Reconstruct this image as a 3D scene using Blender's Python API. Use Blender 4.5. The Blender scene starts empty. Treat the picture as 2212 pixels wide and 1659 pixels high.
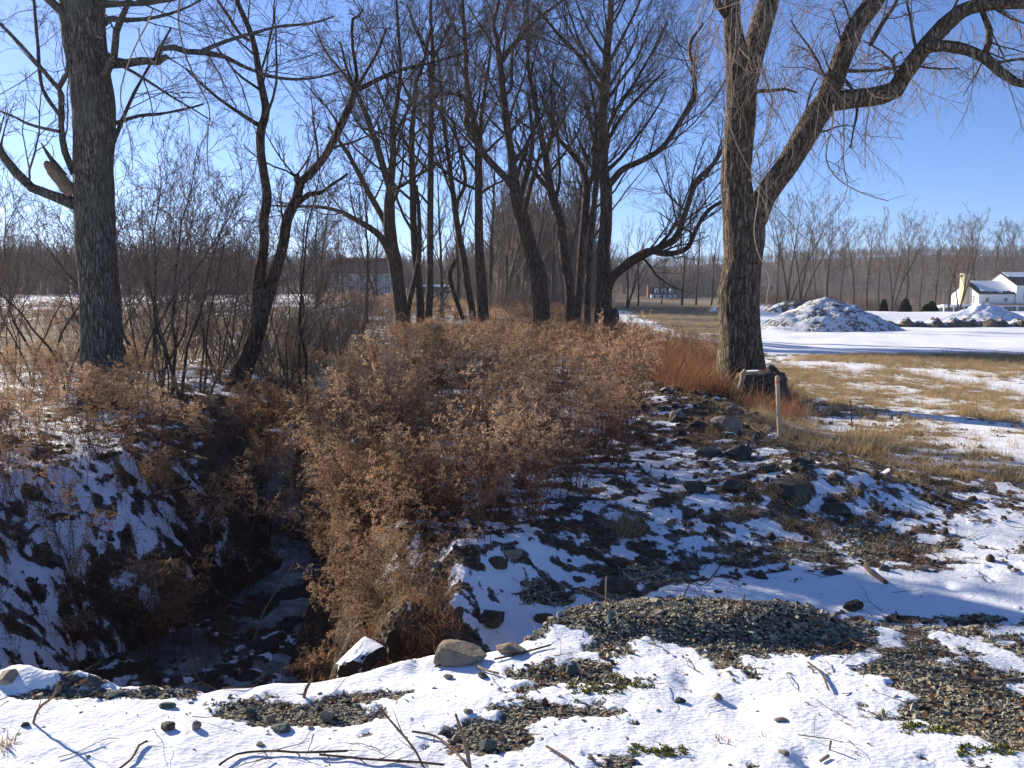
import bpy, math, random
import numpy as np
from mathutils import Vector

# ------------------------------------------------------------------ camera, sky, sun, exposure
S = bpy.context.scene
COL = S.collection
F = 1856.0; CX = 1106.0; CY = 829.5            # photograph measured on a 2212 x 1659 grid
PITCH = math.radians(5.82); CAMZ = 1.7
cam = bpy.data.objects.new('camera', bpy.data.cameras.new('camera')); COL.objects.link(cam)
cam.location = (0, 0, CAMZ); cam.rotation_euler = (math.pi/2 - PITCH, 0, 0)
cam.data.sensor_width = 36; cam.data.lens = 36*F/2212; cam.data.clip_end = 5000; cam.data.clip_start = 0.05
S.camera = cam
SUN_AZ = math.radians(-47); SUN_EL = math.radians(21)
world = bpy.data.worlds.new('World'); S.world = world; world.use_nodes = True
wn = world.node_tree; bg = wn.nodes['Background']
sky = wn.nodes.new('ShaderNodeTexSky'); sky.sky_type = 'NISHITA'; sky.sun_disc = False
sky.sun_elevation = SUN_EL; sky.sun_rotation = SUN_AZ; sky.altitude = 300; sky.air_density = 0.72; sky.dust_density = 0.15; sky.ozone_density = 6.0
tint = wn.nodes.new('ShaderNodeMix'); tint.data_type = 'RGBA'; tint.blend_type = 'MULTIPLY'; tint.inputs[0].default_value = 1; tint.inputs[7].default_value = (.93, .92, 1.02, 1)
wn.links.new(sky.outputs[0], tint.inputs[6]); wn.links.new(tint.outputs[2], bg.inputs[0]); bg.inputs[1].default_value = 0.095
sl = bpy.data.lights.new('sun', 'SUN'); sl.energy = 5.0; sl.angle = math.radians(0.53); sl.color = (1.0, 0.90, 0.76)
so = bpy.data.objects.new('sun', sl); COL.objects.link(so)
sv = Vector((math.sin(SUN_AZ)*math.cos(SUN_EL), math.cos(SUN_AZ)*math.cos(SUN_EL), math.sin(SUN_EL)))
so.rotation_euler = sv.to_track_quat('Z', 'Y').to_euler(); so.location = (-30, 30, 30)
S.view_settings.view_transform = 'Standard'; S.view_settings.look = 'None'
S.view_settings.gamma = 1; S.view_settings.use_curve_mapping = False; S.view_settings.exposure = 0.93
S.cycles.max_bounces = 6; S.cycles.volume_bounces = 0; S.cycles.diffuse_bounces = 3; S.cycles.transparent_max_bounces = 8
rng = np.random.default_rng(11); random.seed(5)

# ------------------------------------------------------------------ pixels <-> world
cp, sp = math.cos(PITCH), math.sin(PITCH)
def ray(px, py):
    a = (px-CX)/F; b = (CY-py)/F
    return np.array([a, cp+b*sp, -sp+b*cp])
def W(px, py, z=0.0):                # point on the level z
    d = ray(px, py); t = (z-CAMZ)/d[2]
    return np.array([0, 0, CAMZ])+d*t
def P(px, py, Y):                    # point at the distance Y
    d = ray(px, py); t = Y/d[1]
    return np.array([0, 0, CAMZ])+d*t

# ------------------------------------------------------------------ noise
_perm = np.random.default_rng(3).permutation(256); _perm = np.concatenate([_perm, _perm, _perm])
_g = np.random.default_rng(4).normal(size=(256, 3)); _g /= np.linalg.norm(_g, axis=1)[:, None]
def perlin(x, y, z=0.0):
    x, y, z = np.broadcast_arrays(np.asarray(x, float), y, z)
    xi = np.floor(x).astype(int); yi = np.floor(y).astype(int); zi = np.floor(z).astype(int)
    fx = x-xi; fy = y-yi; fz = z-zi
    u = fx*fx*fx*(fx*(fx*6-15)+10); v = fy*fy*fy*(fy*(fy*6-15)+10); w = fz*fz*fz*(fz*(fz*6-15)+10)
    out = 0
    for dx in (0, 1):
        for dy in (0, 1):
            for dz in (0, 1):
                h = _perm[_perm[_perm[(xi+dx) & 255]+((yi+dy) & 255)]+((zi+dz) & 255)]
                g = _g[h]
                d = g[..., 0]*(fx-dx)+g[..., 1]*(fy-dy)+g[..., 2]*(fz-dz)
                out = out+d*(u if dx else 1-u)*(v if dy else 1-v)*(w if dz else 1-w)
    return out*1.6
def fbm(x, y, f=1.0, o=4, g=0.5, z=0.0):
    a = 1.0; s = 0; n = 0
    for i in range(o):
        s = s+a*perlin(x*f+17.3*i, y*f-9.1*i, z+3.7*i); n += a; a *= g; f *= 2.03
    return s/n
def ss(a, b, x):
    t = np.clip((x-a)/(b-a), 0, 1); return t*t*(3-2*t)

# ------------------------------------------------------------------ terrain
def wl(pts, z=0.0): return np.array([list(W(p[0], p[1], p[2] if len(p) > 2 and z is None else (z or 0.0))) for p in pts])
def near_poly(x, y, P3, attrs):
    """distance to a polyline (world xy) with interpolated attributes"""
    best = np.full(x.shape, 1e9); out = [np.zeros(x.shape) for _ in attrs]; side = np.zeros(x.shape)
    for i in range(len(P3)-1):
        ax, ay = P3[i][:2]; bx, by = P3[i+1][:2]
        dx, dy = bx-ax, by-ay; L2 = dx*dx+dy*dy+1e-9
        t = np.clip(((x-ax)*dx+(y-ay)*dy)/L2, 0, 1)
        qx = ax+t*dx; qy = ay+t*dy; d = np.hypot(x-qx, y-qy)
        m = d < best; best = np.where(m, d, best)
        side = np.where(m, np.sign(dx*(y-ay)-dy*(x-ax)), side)
        for k, A in enumerate(attrs): out[k] = np.where(m, A[i]+(A[i+1]-A[i])*t, out[k])
    return best, side, out
GUL = [(250, 1530, -1.45), (400, 1470, -1.5), (560, 1340, -1.45), (640, 1240, -1.4), (628, 1150, -1.15), (600, 1040, -.85), (640, 930, -.6), (700, 840, -.5), (640, 765, -.4), (500, 718, -.3)]
GP = np.vstack([[[-2.3, 4.35, -1.5], [-2.35, 5.4, -1.5]], wl(GUL[1:], None)]); GZ = [-1.5, -1.5]+[p[2] for p in GUL[1:]]
GWL = [1.6, 1.9, 2.0, 2.1, 1.8, 1.5, 1.5, 1.8, 2.2, 3.0, 4]; GWR = [0.7, .75, 0.9, .95, .95, .9, 1.1, 1.5, 2.2, 3.0, 4]; GF = [1.15, 1.1, .8, .5, .32, .2, .2, .35, .4, .5, .6]
SW = [(2600, 1225, -.12), (2212, 1245, -.14), (1750, 1275, -.18), (1450, 1310, -.22), (1280, 1345, -.26), (1160, 1385, -.36)]
SP = np.vstack([wl(SW, None), [[-.15, 4.35, -.85], [-.9, 4.4, -1.35]]]); SZ = [p[2] for p in SW]+[-.85, -1.35]
SWW = [1.6, 1.6, 1.5, 1.3, 1.1, .8, .45, .4]; SF = [.5, .5, .45, .3, .15, .10, .10, .3]
EDG = np.array([list(W(px, py)[:2]) for px, py in [(-900, 1380), (0, 1462), (200, 1492), (450, 1497), (700, 1467), (950, 1432), (1110, 1405), (1180, 1372), (1320, 1330), (1500, 1318), (1700, 1332), (1830, 1372), (2212, 1375), (2900, 1375)]])
ROW = np.array([list(W(px, py)[:2]) for px, py in [(1330, 765), (1400, 810), (1470, 880), (1560, 945), (1680, 1010), (1760, 1060)]])
MND = np.array([list(W(px, py)[:2]) for px, py in [(1000, 1130), (1060, 1000), (1100, 880), (1120, 800), (1100, 750)]])
def gbase(x, y):
    yy = np.maximum(y, 1.0); q = x/yy
    b = 2.1*ss(14, 165, y)*ss(0.0, -0.25, q)
    b = b-2.1*ss(92, 170, y)*ss(.30, .48, q)
    r = np.hypot(x, y)
    ridge = 24+4*np.sin(q*5+1.0)+12*ss(.2, .5, q)+9*ss(-.35, -.7, q)
    b = b+ridge*ss(290, 760, r)+fbm(x, y, .006, 3)*5*ss(300, 600, r)
    b = b+.10*fbm(x, y, .12, 3)*ss(5, 20, y)+.12*fbm(x+5, y, .3, 3)*ss(20, 30, y)*ss(90, 60, y)
    d, _, _ = near_poly(x, y, MND, [])
    b = b+.30*np.exp(-(d/2.4)**2)*ss(6.0, 11, y)
    d, _, _ = near_poly(x, y, ROW, [])
    b = b+.20*np.exp(-(d/.75)**2)
    return b
def H0(x, y):
    x = np.asarray(x, float); y = np.asarray(y, float)
    b = gbase(x, y)
    wob = 1+.35*fbm(x, y, .9, 3)
    d, s, (z, f, w) = near_poly(x, y, SP, [SZ, SF, SWW])
    b2 = z+(b-z)*ss(0, 1, (d-f)/(w*wob)); b = np.where(b2 < b, b2, b)
    d, s, (z, f, wL, wR) = near_poly(x, y, GP, [GZ, GF, GWL, GWR])
    w = np.where(s > 0, wL, wR)
    u = np.clip((d*wob-f)/w, 0, 1)
    b2 = z+(b-z)*(1-(1-u)**1.7); b = np.where(b2 < b, b2, b)
    # near embankment
    ey = np.interp(x, EDG[:, 0], EDG[:, 1])+.10*fbm(x, y*.3, 1.7, 3)
    E = ss(-.42, 0.02, ey-y)
    emb = .03*fbm(x, y, .8, 2)
    b = b+(emb-b)*E
    # the heaped rim of crushed shale and the near gravel
    for bl in RIMS: b = b+bl[4]*blob(x, y, bl, True)
    return b
def blob_def(px, py, rx, ry, amp):
    c = W(px, py); l = W(px-rx, py); a = W(px, py+ry); bb = W(px, py-ry)
    return (c[0], (a[1]+bb[1])/2, abs(c[0]-l[0]), abs(bb[1]-a[1])/2, amp)
def blob(x, y, bl, hard=False):
    q = ((x-bl[0])/bl[2])**2+((y-bl[1])/bl[3])**2
    return np.exp(-q*q*.7) if hard else np.exp(-q*1.0)
RIMS = [blob_def(1480, 1352, 290, 34, .085), blob_def(1700, 1362, 90, 20, .05), blob_def(1845, 1312, 45, 12, .07),
        blob_def(110, 1478, 110, 22, .05)]
GRAV = [blob_def(*b) for b in [(1450, 1352, 320, 40, 1.9), (1660, 1395, 120, 26, 1.2), (1740, 1372, 90, 20, 1.2), (1250, 1475, 130, 36, 1.25), (1130, 1500, 60, 18, .5), (1340, 1425, 70, 28, .8),
    (1190, 1552, 130, 20, 1.15), (1060, 1605, 120, 30, 1.15), (620, 1545, 220, 36, 1.35), (800, 1505, 90, 16, .8), (2140, 1545, 170, 105, 1.6), (1900, 1560, 110, 30, .5), (1990, 1470, 150, 40, .75),
    (2190, 1400, 130, 40, .8), (1900, 1410, 110, 20, .6), (2060, 1345, 120, 16, .6), (130, 1515, 170, 14, .9), (330, 1512, 150, 14, .75), (1370, 1560, 90, 26, .55), (1560, 1620, 60, 18, .4),
    (1345, 1650, 80, 30, .8), (1860, 1305, 70, 10, 1.1), (1720, 1160, 120, 30, .25), (1930, 1150, 170, 35, .30), (2100, 1060, 130, 40, .2), (1560, 1455, 100, 30, .6), (1750, 1660, 200, 16, .5), (2080, 1290, 120, 12, .55),
    (1330, 1215, 34, 12, 1.1), (1420, 1190, 70, 14, .8), (1345, 1262, 70, 20, 1.5), (1180, 1215, 60, 12, .7), (1220, 1290, 34, 12, .9), (1180, 1330, 26, 10, 1.1), (1250, 1250, 20, 8, .9)]]
GRASS = [blob_def(*b) for b in [(1900, 850, 340, 60, 1.1), (1660, 920, 110, 40, .8), (2120, 900, 200, 60, .55), (1880, 960, 80, 25, .9), (1950, 790, 420, 22, 1.0), (2060, 1000, 220, 50, .45)]]
SNOWB = [blob_def(*b) for b in [(1600, 1120, 230, 50, .16), (150, 1330, 250, 60, .12), (1700, 1240, 420, 34, .6), (1150, 1260, 110, 60, .7), (1530, 1300, 260, 18, .5), (260, 1600, 330, 70, .5), (700, 1490, 200, 16, .5), (950, 1560, 90, 60, .45), (1700, 1560, 230, 70, .35), (2070, 1220, 200, 30, .4)]]
TRK1 = np.array([list(W(px, py)[:2]) for px, py in [(1315, 672), (1350, 690), (1420, 715), (1500, 735), (1640, 752), (1800, 752)]])
TRK2 = np.array([list(W(px, py)[:2]) for px, py in [(1690, 775), (1850, 812), (1960, 850), (2050, 905), (2160, 960), (2300, 1010)]])
TRK3 = np.array([list(W(px, py)[:2]) for px, py in [(1760, 790), (2000, 805), (2240, 850)]])
FLD = np.array([list(W(px, py)[:2]) for px, py in [(1700, 742), (1950, 738), (2400, 742)]])
def cover(x, y):
    """snow value (>0 = snow), gravel weight, grass weight"""
    yy = np.maximum(y, 1); q = x/yy
    g = sum(b[4]*blob(x, y, b) for b in GRAV)
    gr = sum(b[4]*blob(x, y, b) for b in GRASS)
    far = ss(17, 24, y)
    # right field beyond the trees is dry mown grass
    gr = gr+far*ss(-.02, .04, q)*1.0+far*ss(.0, -.1, q)*.9
    dG, sG, _ = near_poly(x, y, GP, [])
    dM, _, _ = near_poly(x, y, MND, [])
    dR, _, _ = near_poly(x, y, ROW, [])
    ey = np.interp(x, EDG[:, 0], EDG[:, 1])
    emb = ss(-.1, .1, ey-y)
    b = .19+.31*emb
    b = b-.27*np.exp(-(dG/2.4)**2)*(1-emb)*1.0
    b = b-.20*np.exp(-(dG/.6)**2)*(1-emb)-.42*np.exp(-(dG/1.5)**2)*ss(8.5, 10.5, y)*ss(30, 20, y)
    b = b-.20*np.exp(-(dM/3.2)**4)*(1-emb)*ss(3.8, 6.3, y)
    b = b-.36*np.exp(-(dR/.95)**2)
    b = b+sum(s[4]*blob(x, y, s) for s in SNOWB)*(1-.6*np.clip(g, 0, 1))
    b = b-.95*np.clip(g, 0, 1.25)
    b = b-.34*np.clip(gr, 0, 1.1)*ss(15, 8, y)-.38*np.clip(gr, 0, 1.2)*ss(8, 15, y)+.8*fbm(x+40, y*.7, 1.3, 4, .65)*ss(7, 11, y)*ss(26, 20, y)+.75*fbm(x+11, y*.8, 3.6, 3, .7)*ss(7, 11, y)*ss(26, 20, y)-.3*ss(20, 26, y)*ss(.27, .24, q)*ss(-.02, .03, q)
    b = b-.10*ss(-.1, -.4, q)*ss(8, 14, y)*ss(30, 18, y)
    # far field on the left: pale stubble and snow
    b = b+.34*ss(60, 130, y)*ss(-.1, -.25, q)-.1*ss(20, 30, y)*ss(60, 45, y)*ss(-.1, -.2, q)
    d, _, _ = near_poly(x, y, TRK1, []); b = b+.8*np.exp(-(d/(.026*yy))**2)
    d, _, _ = near_poly(x, y, TRK2, []); b = b+.34*np.exp(-(d/(.036*yy))**2)
    d, _, _ = near_poly(x, y, TRK3, []); b = b+.5*np.exp(-(d/(.03*yy))**2)
    d, _, _ = near_poly(x, y, FLD, [])
    b = b+(.95+.9*fbm(x-30, y*.5, .35, 4, .65))*ss(23.5, 27, y)*ss(.27, .31, q)*ss(340, 240, y)
    b = b-1.6*ss(300, 420, np.hypot(x, y))
    n = fbm(x, y*1.25, .55, 2)*.45+fbm(x, y*1.35, 2.3, 5, .7)*.8+fbm(x+9, y*1.3, 4.2, 3, .6)*.65*(1+.25*emb)
    lf = ss(10, 40, y); n = n*(1-lf*.35)+fbm(x, y*.35, .22, 4, .6)*.7*lf
    # fine crumbling only where it can be seen
    v = b+n+.42*fbm(x, y*1.2, 9.0, 3, .7)*ss(10, 6, y)+1.15*fbm(x, y*1.2, 5.5, 3, .7)*np.exp(-(dG/3.2)**4)*(1-emb)*ss(14, 9, y)
    return v, g, gr, dG, emb, dR, dM
_r = np.random.default_rng(88)
DENTS = [(_r.uniform(-2.2, 3.4), _r.uniform(2.6, 5.0), _r.uniform(.03, .10), _r.uniform(.008, .028)) for _ in range(60)]
DENTS = [(float(a), float(b), float(c), float(d)) for a, b, c, d in DENTS]+[(1.0+.30*i+.03*(i % 2), 4.75+.10*i, .055, .03) for i in range(11)]
def HG(x, y, full=False):
    x = np.asarray(x, float); y = np.asarray(y, float)
    v, g, gr, dG, emb, dR, dM = cover(x, y)
    h = H0(x, y)
    near = ss(60, 12, y)
    snow = ss(-.06, .10, v)
    rough = (1-snow)*(1-.5*emb)
    h = h+.022*fbm(x+3, y, 1.1, 2)*emb+near*(.022*snow+rough*(.055*np.abs(fbm(x, y, 3.1, 4, .6))+.015)+.012*snow*fbm(x, y, 2.6, 3)+.006*snow*fbm(x, y, 11, 2)*ss(12, 6, y))
    for (dx, dy, dr, dd) in DENTS:
        h = h-near*dd*np.exp(-(((x-dx)/dr)**2+((y-dy)/(dr*1.7))**2))*ss(0, .2, v)
    bank = np.exp(-(dG/2.6)**2)*(1-emb)
    h = h+bank*(.16*fbm(x, y, 1.5, 4, .55))*ss(40, 10, y)
    if full: return h, v, g, gr, dG, emb, dR
    return h
def gz(x, y): return float(HG(np.array([x]), np.array([y]))[0])

# ------------------------------------------------------------------ materials
def mat(name):
    m = bpy.data.materials.new(name); m.use_nodes = True
    nt = m.node_tree; b = nt.nodes['Principled BSDF']; b.inputs['Specular IOR Level'].default_value = .25
    return m, nt, b
def N(nt, t, **kw):
    n = nt.nodes.new(t)
    for k, v in kw.items():
        if k.startswith('i_'): n.inputs[int(k[2:]) if k[2:].isdigit() else k[2:].replace('_', ' ')].default_value = v
        else: setattr(n, k, v)
    return n
def ramp(nt, fac, stops):
    r = nt.nodes.new('ShaderNodeValToRGB'); e = r.color_ramp.elements
    while len(e) < len(stops): e.new(.5)
    for i, (p, c) in enumerate(stops): e[i].position = p; e[i].color = (*c, 1) if len(c) == 3 else c
    nt.links.new(fac, r.inputs[0]); return r.outputs[0]
def noise(nt, vec, scale, detail=4, rough=.55, dist=0.0):
    n = N(nt, 'ShaderNodeTexNoise'); n.inputs['Scale'].default_value = scale; n.inputs['Detail'].default_value = detail
    n.inputs['Roughness'].default_value = rough; n.inputs['Distortion'].default_value = dist
    if vec is not None: nt.links.new(vec, n.inputs['Vector'])
    return n.outputs[0]
def mapping(nt, sc, src='Object'):
    tc = N(nt, 'ShaderNodeTexCoord'); mp = N(nt, 'ShaderNodeMapping'); mp.inputs['Scale'].default_value = sc
    nt.links.new(tc.outputs[src], mp.inputs[0]); return mp.outputs[0]
def mathn(nt, op, a, b=None, c=None):
    n = N(nt, 'ShaderNodeMath', operation=op)
    for i, v in enumerate((a, b, c)):
        if v is None: continue
        if isinstance(v, (int, float)): n.inputs[i].default_value = v
        else: nt.links.new(v, n.inputs[i])
    return n.outputs[0]
def mixc(nt, f, a, b, mode='MIX'):
    n = N(nt, 'ShaderNodeMix', data_type='RGBA', blend_type=mode)
    for i, v in ((0, f), (6, a), (7, b)):
        if isinstance(v, (int, float)): n.inputs[i].default_value = v
        elif isinstance(v, tuple): n.inputs[i].default_value = (*v, 1)
        else: nt.links.new(v, n.inputs[i])
    return n.outputs[2]
def bump(nt, b, h, st, dist):
    n = N(nt, 'ShaderNodeBump'); n.inputs['Strength'].default_value = st; n.inputs['Distance'].default_value = dist
    nt.links.new(h, n.inputs['Height']); nt.links.new(n.outputs[0], b.inputs['Normal'])
def sstep(nt, v, a, b):
    n = N(nt, 'ShaderNodeMapRange', interpolation_type='SMOOTHSTEP'); n.inputs[1].default_value = a; n.inputs[2].default_value = b
    nt.links.new(v, n.inputs[0]); return n.outputs[0]

def ground_material():
    m, nt, b = mat('snow_and_ground')
    at = lambda n: N(nt, 'ShaderNodeAttribute', attribute_name=n).outputs['Fac']
    v, g, gr, wet = at('snow'), at('gravel'), at('grass'), at('wet')
    ob = mapping(nt, (1, 1, 1)); obl = mapping(nt, (1, 3.0, 1))
    n1 = noise(nt, ob, 9, 6, .68); n2 = noise(nt, ob, 45, 4, .65); n3 = noise(nt, ob, 2.2, 4, .6)
    nv = mathn(nt, 'ADD', v, mathn(nt, 'MULTIPLY', mathn(nt, 'SUBTRACT', n1, .5), .8))
    nv = mathn(nt, 'ADD', nv, mathn(nt, 'MULTIPLY', mathn(nt, 'SUBTRACT', n2, .5), .42))
    ge = N(nt, 'ShaderNodeNewGeometry'); sx = N(nt, 'ShaderNodeSeparateXYZ'); nt.links.new(ge.outputs['Normal'], sx.inputs[0])
    steep = sstep(nt, mathn(nt, 'ADD', sx.outputs[2], mathn(nt, 'MULTIPLY', mathn(nt, 'SUBTRACT', n1, .5), .5)), .62, .40)
    nv = mathn(nt, 'SUBTRACT', nv, mathn(nt, 'MULTIPLY', steep, .9))
    snow = sstep(nt, nv, -.03, .05)
    soil = ramp(nt, n1, [(.28, (.022, .015, .010)), (.48, (.075, .048, .028)), (.62, (.15, .095, .055)), (.75, (.28, .20, .12))])
    soil = mixc(nt, sstep(nt, n2, .5, .68), soil, (.17, .10, .055))
    vo = N(nt, 'ShaderNodeTexVoronoi', feature='F1'); vo.inputs['Scale'].default_value = 38; nt.links.new(mapping(nt, (1, 1.6, 1)), vo.inputs['Vector'])
    gcol = ramp(nt, vo.outputs['Color'], [(.15, (.09, .085, .06)), (.5, (.18, .165, .12)), (.8, (.28, .25, .18))])
    gcol = mixc(nt, mathn(nt, 'MULTIPLY', sstep(nt, n3, .45, .7), .4), gcol, (.15, .13, .06))
    gcol = mixc(nt, sstep(nt, vo.outputs['Distance'], .35, .75), gcol, (.03, .03, .027))
    gn = noise(nt, mapping(nt, (6, 22, 6)), 3, 6, .7)
    gn2 = noise(nt, mapping(nt, (.25, .6, 1)), 1.2, 5, .6)
    grc = ramp(nt, gn, [(.3, (.10, .075, .04)), (.5, (.25, .185, .10)), (.7, (.42, .33, .20))])
    grc = mixc(nt, sstep(nt, gn2, .42, .62), grc, (.17, .13, .08))
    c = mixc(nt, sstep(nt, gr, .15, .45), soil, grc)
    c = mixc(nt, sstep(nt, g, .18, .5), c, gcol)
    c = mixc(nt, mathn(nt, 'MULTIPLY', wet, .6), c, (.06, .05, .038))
    frost = mathn(nt, 'MULTIPLY', sstep(nt, nv, -.30, .0), .12)
    c = mixc(nt, frost, c, (.75, .77, .80))
    sc = ramp(nt, n3, [(.3, (.80, .82, .85)), (.7, (.86, .87, .88))])
    dirt = mathn(nt, 'MULTIPLY', sstep(nt, noise(nt, ob, 130, 2, .6), .66, .74), .35)
    sc = mixc(nt, dirt, sc, (.25, .2, .14))
    c = mixc(nt, snow, c, sc)
    # distant wooded hill floor
    hill = at('hill')
    hc = ramp(nt, noise(nt, mapping(nt, (.12, .05, .12)), 1.0, 8, .7), [(.3, (.045, .034, .028)), (.5, (.085, .062, .048)), (.72, (.16, .125, .10))])
    c = mixc(nt, hill, c, hc)
    nt.links.new(c, b.inputs['Base Color'])
    r = mathn(nt, 'SUBTRACT', .9, mathn(nt, 'MULTIPLY', wet, .35)); nt.links.new(r, b.inputs['Roughness'])
    hs = mathn(nt, 'ADD', mathn(nt, 'MULTIPLY', snow, .9), mathn(nt, 'MULTIPLY', mathn(nt, 'ADD', n2, vo.outputs['Distance']), mathn(nt, 'SUBTRACT', .75, mathn(nt, 'MULTIPLY', snow, .66))))
    hs = mathn(nt, 'ADD', hs, mathn(nt, 'MULTIPLY', n1, mathn(nt, 'SUBTRACT', .6, mathn(nt, 'MULTIPLY', snow, .42))))
    bump(nt, b, hs, .75, .035)
    return m
def bark_material(name, dark, lite, moss=None, fine=1.0, snow=0.0):
    m, nt, b = mat(name)
    v = mapping(nt, (1, 1, .13)); n1 = noise(nt, v, 34*fine, 6, .72, .3); n2 = noise(nt, mapping(nt, (1, 1, .5)), 22*fine, 5, .7)
    n3 = noise(nt, mapping(nt, (1, 1, .5)), 1.6, 3, .6)
    c = ramp(nt, n1, [(.36, tuple(x*.35 for x in dark)), (.48, dark), (.62, lite)])
    vb = N(nt, 'ShaderNodeTexVoronoi', feature='DISTANCE_TO_EDGE'); vb.inputs['Scale'].default_value = 17*fine; vb.inputs['Randomness'].default_value = 1
    mv = N(nt, 'ShaderNodeVectorMath', operation='ADD'); nt.links.new(mapping(nt, (1, 1, .22)), mv.inputs[0]); sc_ = N(nt, 'ShaderNodeVectorMath', operation='SCALE'); nd = N(nt, 'ShaderNodeTexNoise'); nd.inputs['Scale'].default_value = 9; nt.links.new(mapping(nt, (1, 1, .6)), nd.inputs['Vector'])
    nt.links.new(nd.outputs['Color'], sc_.inputs[0]); sc_.inputs['Scale'].default_value = .09; nt.links.new(sc_.outputs[0], mv.inputs[1]); nt.links.new(mv.outputs[0], vb.inputs['Vector'])
    crack = sstep(nt, vb.outputs['Distance'], .0, .16)
    c = mixc(nt, mathn(nt, 'MULTIPLY', mathn(nt, 'SUBTRACT', 1.0, crack), .75), c, tuple(x*.25 for x in dark))
    c = mixc(nt, mathn(nt, 'MULTIPLY', n2, .35), c, tuple(x*.7 for x in dark))
    if moss: c = mixc(nt, mathn(nt, 'MULTIPLY', sstep(nt, n3, .45, .66), .55), c, moss)
    nt.links.new(c, b.inputs['Base Color']); b.inputs['Roughness'].default_value = .92; b.inputs['Specular IOR Level'].default_value = .12
    bump(nt, b, mathn(nt, 'ADD', mathn(nt, 'ADD', n1, mathn(nt, 'MULTIPLY', crack, .6)), mathn(nt, 'MULTIPLY', n2, .3)), 1.0, .035/fine)
    return m
def plain(name, col, rough=.85, var=.35, scale=8, translucent=0.0, spec=.15):
    m, nt, b = mat(name)
    n1 = noise(nt, mapping(nt, (1, 1, 1)), scale, 5, .6)
    oi = N(nt, 'ShaderNodeObjectInfo')
    f = mathn(nt, 'ADD', mathn(nt, 'MULTIPLY', n1, .55), mathn(nt, 'MULTIPLY', oi.outputs['Random'], .45))
    c = ramp(nt, f, [(.25, tuple(x*(1-var) for x in col)), (.7, tuple(min(1, x*(1+var)) for x in col))])
    nt.links.new(c, b.inputs['Base Color']); b.inputs['Roughness'].default_value = rough; b.inputs['Specular IOR Level'].default_value = spec
    if translucent:
        tr = N(nt, 'ShaderNodeBsdfTranslucent'); nt.links.new(c, tr.inputs[0])
        mx = N(nt, 'ShaderNodeMixShader'); mx.inputs[0].default_value = translucent
        nt.links.new(b.outputs[0], mx.inputs[1]); nt.links.new(tr.outputs[0], mx.inputs[2])
        nt.links.new(mx.outputs[0], nt.nodes['Material Output'].inputs[0])
    return m
def rock_material(name, dark, lite, snow=.0, lichen=None):
    m, nt, b = mat(name)
    ob = mapping(nt, (1, 1, 1)); n1 = noise(nt, ob, 7, 7, .7, .4); n2 = noise(nt, ob, 60, 4, .7); n3 = noise(nt, ob, 3, 3)
    c = ramp(nt, n1, [(.3, dark), (.68, lite)])
    c = mixc(nt, mathn(nt, 'MULTIPLY', n2, .5), c, tuple(x*.55 for x in dark))
    if lichen: c = mixc(nt, mathn(nt, 'MULTIPLY', sstep(nt, n3, .5, .65), .6), c, lichen)
    if snow:
        ge = N(nt, 'ShaderNodeNewGeometry'); sx = N(nt, 'ShaderNodeSeparateXYZ'); nt.links.new(ge.outputs['Normal'], sx.inputs[0])
        k = mathn(nt, 'ADD', sx.outputs[2], mathn(nt, 'MULTIPLY', mathn(nt, 'SUBTRACT', n1, .5), 1.4))
        c = mixc(nt, sstep(nt, k, 1.0-snow*.5, 1.1-snow*.5), c, (.83, .85, .88))
    nt.links.new(c, b.inputs['Base Color']); b.inputs['Roughness'].default_value = .85
    bump(nt, b, mathn(nt, 'ADD', n1, mathn(nt, 'MULTIPLY', n2, .3)), .7, .02)
    return m
M = {}
M['ground'] = ground_material()
M['bark_left'] = bark_material('grey_lichened_bark', (.13, .112, .088), (.36, .33, .27), (.16, .16, .125), 1.3)
M['bark_right'] = bark_material('ridged_brown_bark', (.14, .108, .075), (.40, .325, .24), None, 1.0)
M['bark_mid'] = bark_material('dark_bark', (.11, .082, .06), (.26, .205, .155), None, .7)
M['bark_sap'] = bark_material('thin_stem_bark', (.13, .10, .075), (.28, .225, .17), None, 1.5)
M['twig'] = plain('twig_bark', (.14, .108, .085), var=.3, scale=2)
M['twig_pale'] = plain('pale_twig_bark', (.20, .15, .115), var=.3, scale=2)
M['vine'] = plain('pale_vine_bark', (.36, .29, .21), var=.3, scale=4)
M['torn'] = plain('torn_pale_wood', (.50, .38, .24), var=.35, scale=14)
M['torn_old'] = plain('old_torn_wood', (.30, .215, .135), var=.5, scale=18)
M['stick'] = plain('dead_stick_bark', (.13, .085, .055), var=.5, scale=20)
M['stick_pale'] = plain('weathered_stick', (.30, .22, .15), var=.4, scale=20)
M['stake'] = plain('new_lath_wood', (.46, .33, .22), var=.15, scale=9)
M['red'] = plain('red_marking_paint', (.55, .16, .10), var=.1)
M['weed_stem'] = plain('weed_stem', (.19, .095, .06), var=.5, scale=3, translucent=.2)
M['weed_leaf'] = plain('weed_leaf', (.18, .095, .053), var=.6, scale=6, translucent=.35)
M['plume'] = plain('weed_plume', (.41, .27, .16), var=.5, scale=6, translucent=.35)
M['grass'] = plain('dry_grass_blade', (.50, .37, .20), var=.35, scale=4, translucent=.3)
M['redgrass'] = plain('russet_grass_blade', (.34, .17, .085), var=.35, scale=4, translucent=.3)
M['litter'] = plain('dead_leaf', (.16, .085, .045), var=.6, scale=10, translucent=.15)
M['shale'] = plain('shale_chip', (.31, .27, .185), var=.5, scale=7, spec=.3)
M['moss'] = plain('yellow_green_moss', (.22, .21, .05), var=.5, scale=20)
M['granite'] = rock_material('pale_granite', (.19, .15, .12), (.42, .36, .30), 0)
M['tan_rock'] = rock_material('tan_sandstone', (.20, .16, .11), (.42, .35, .25), 0)
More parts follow.
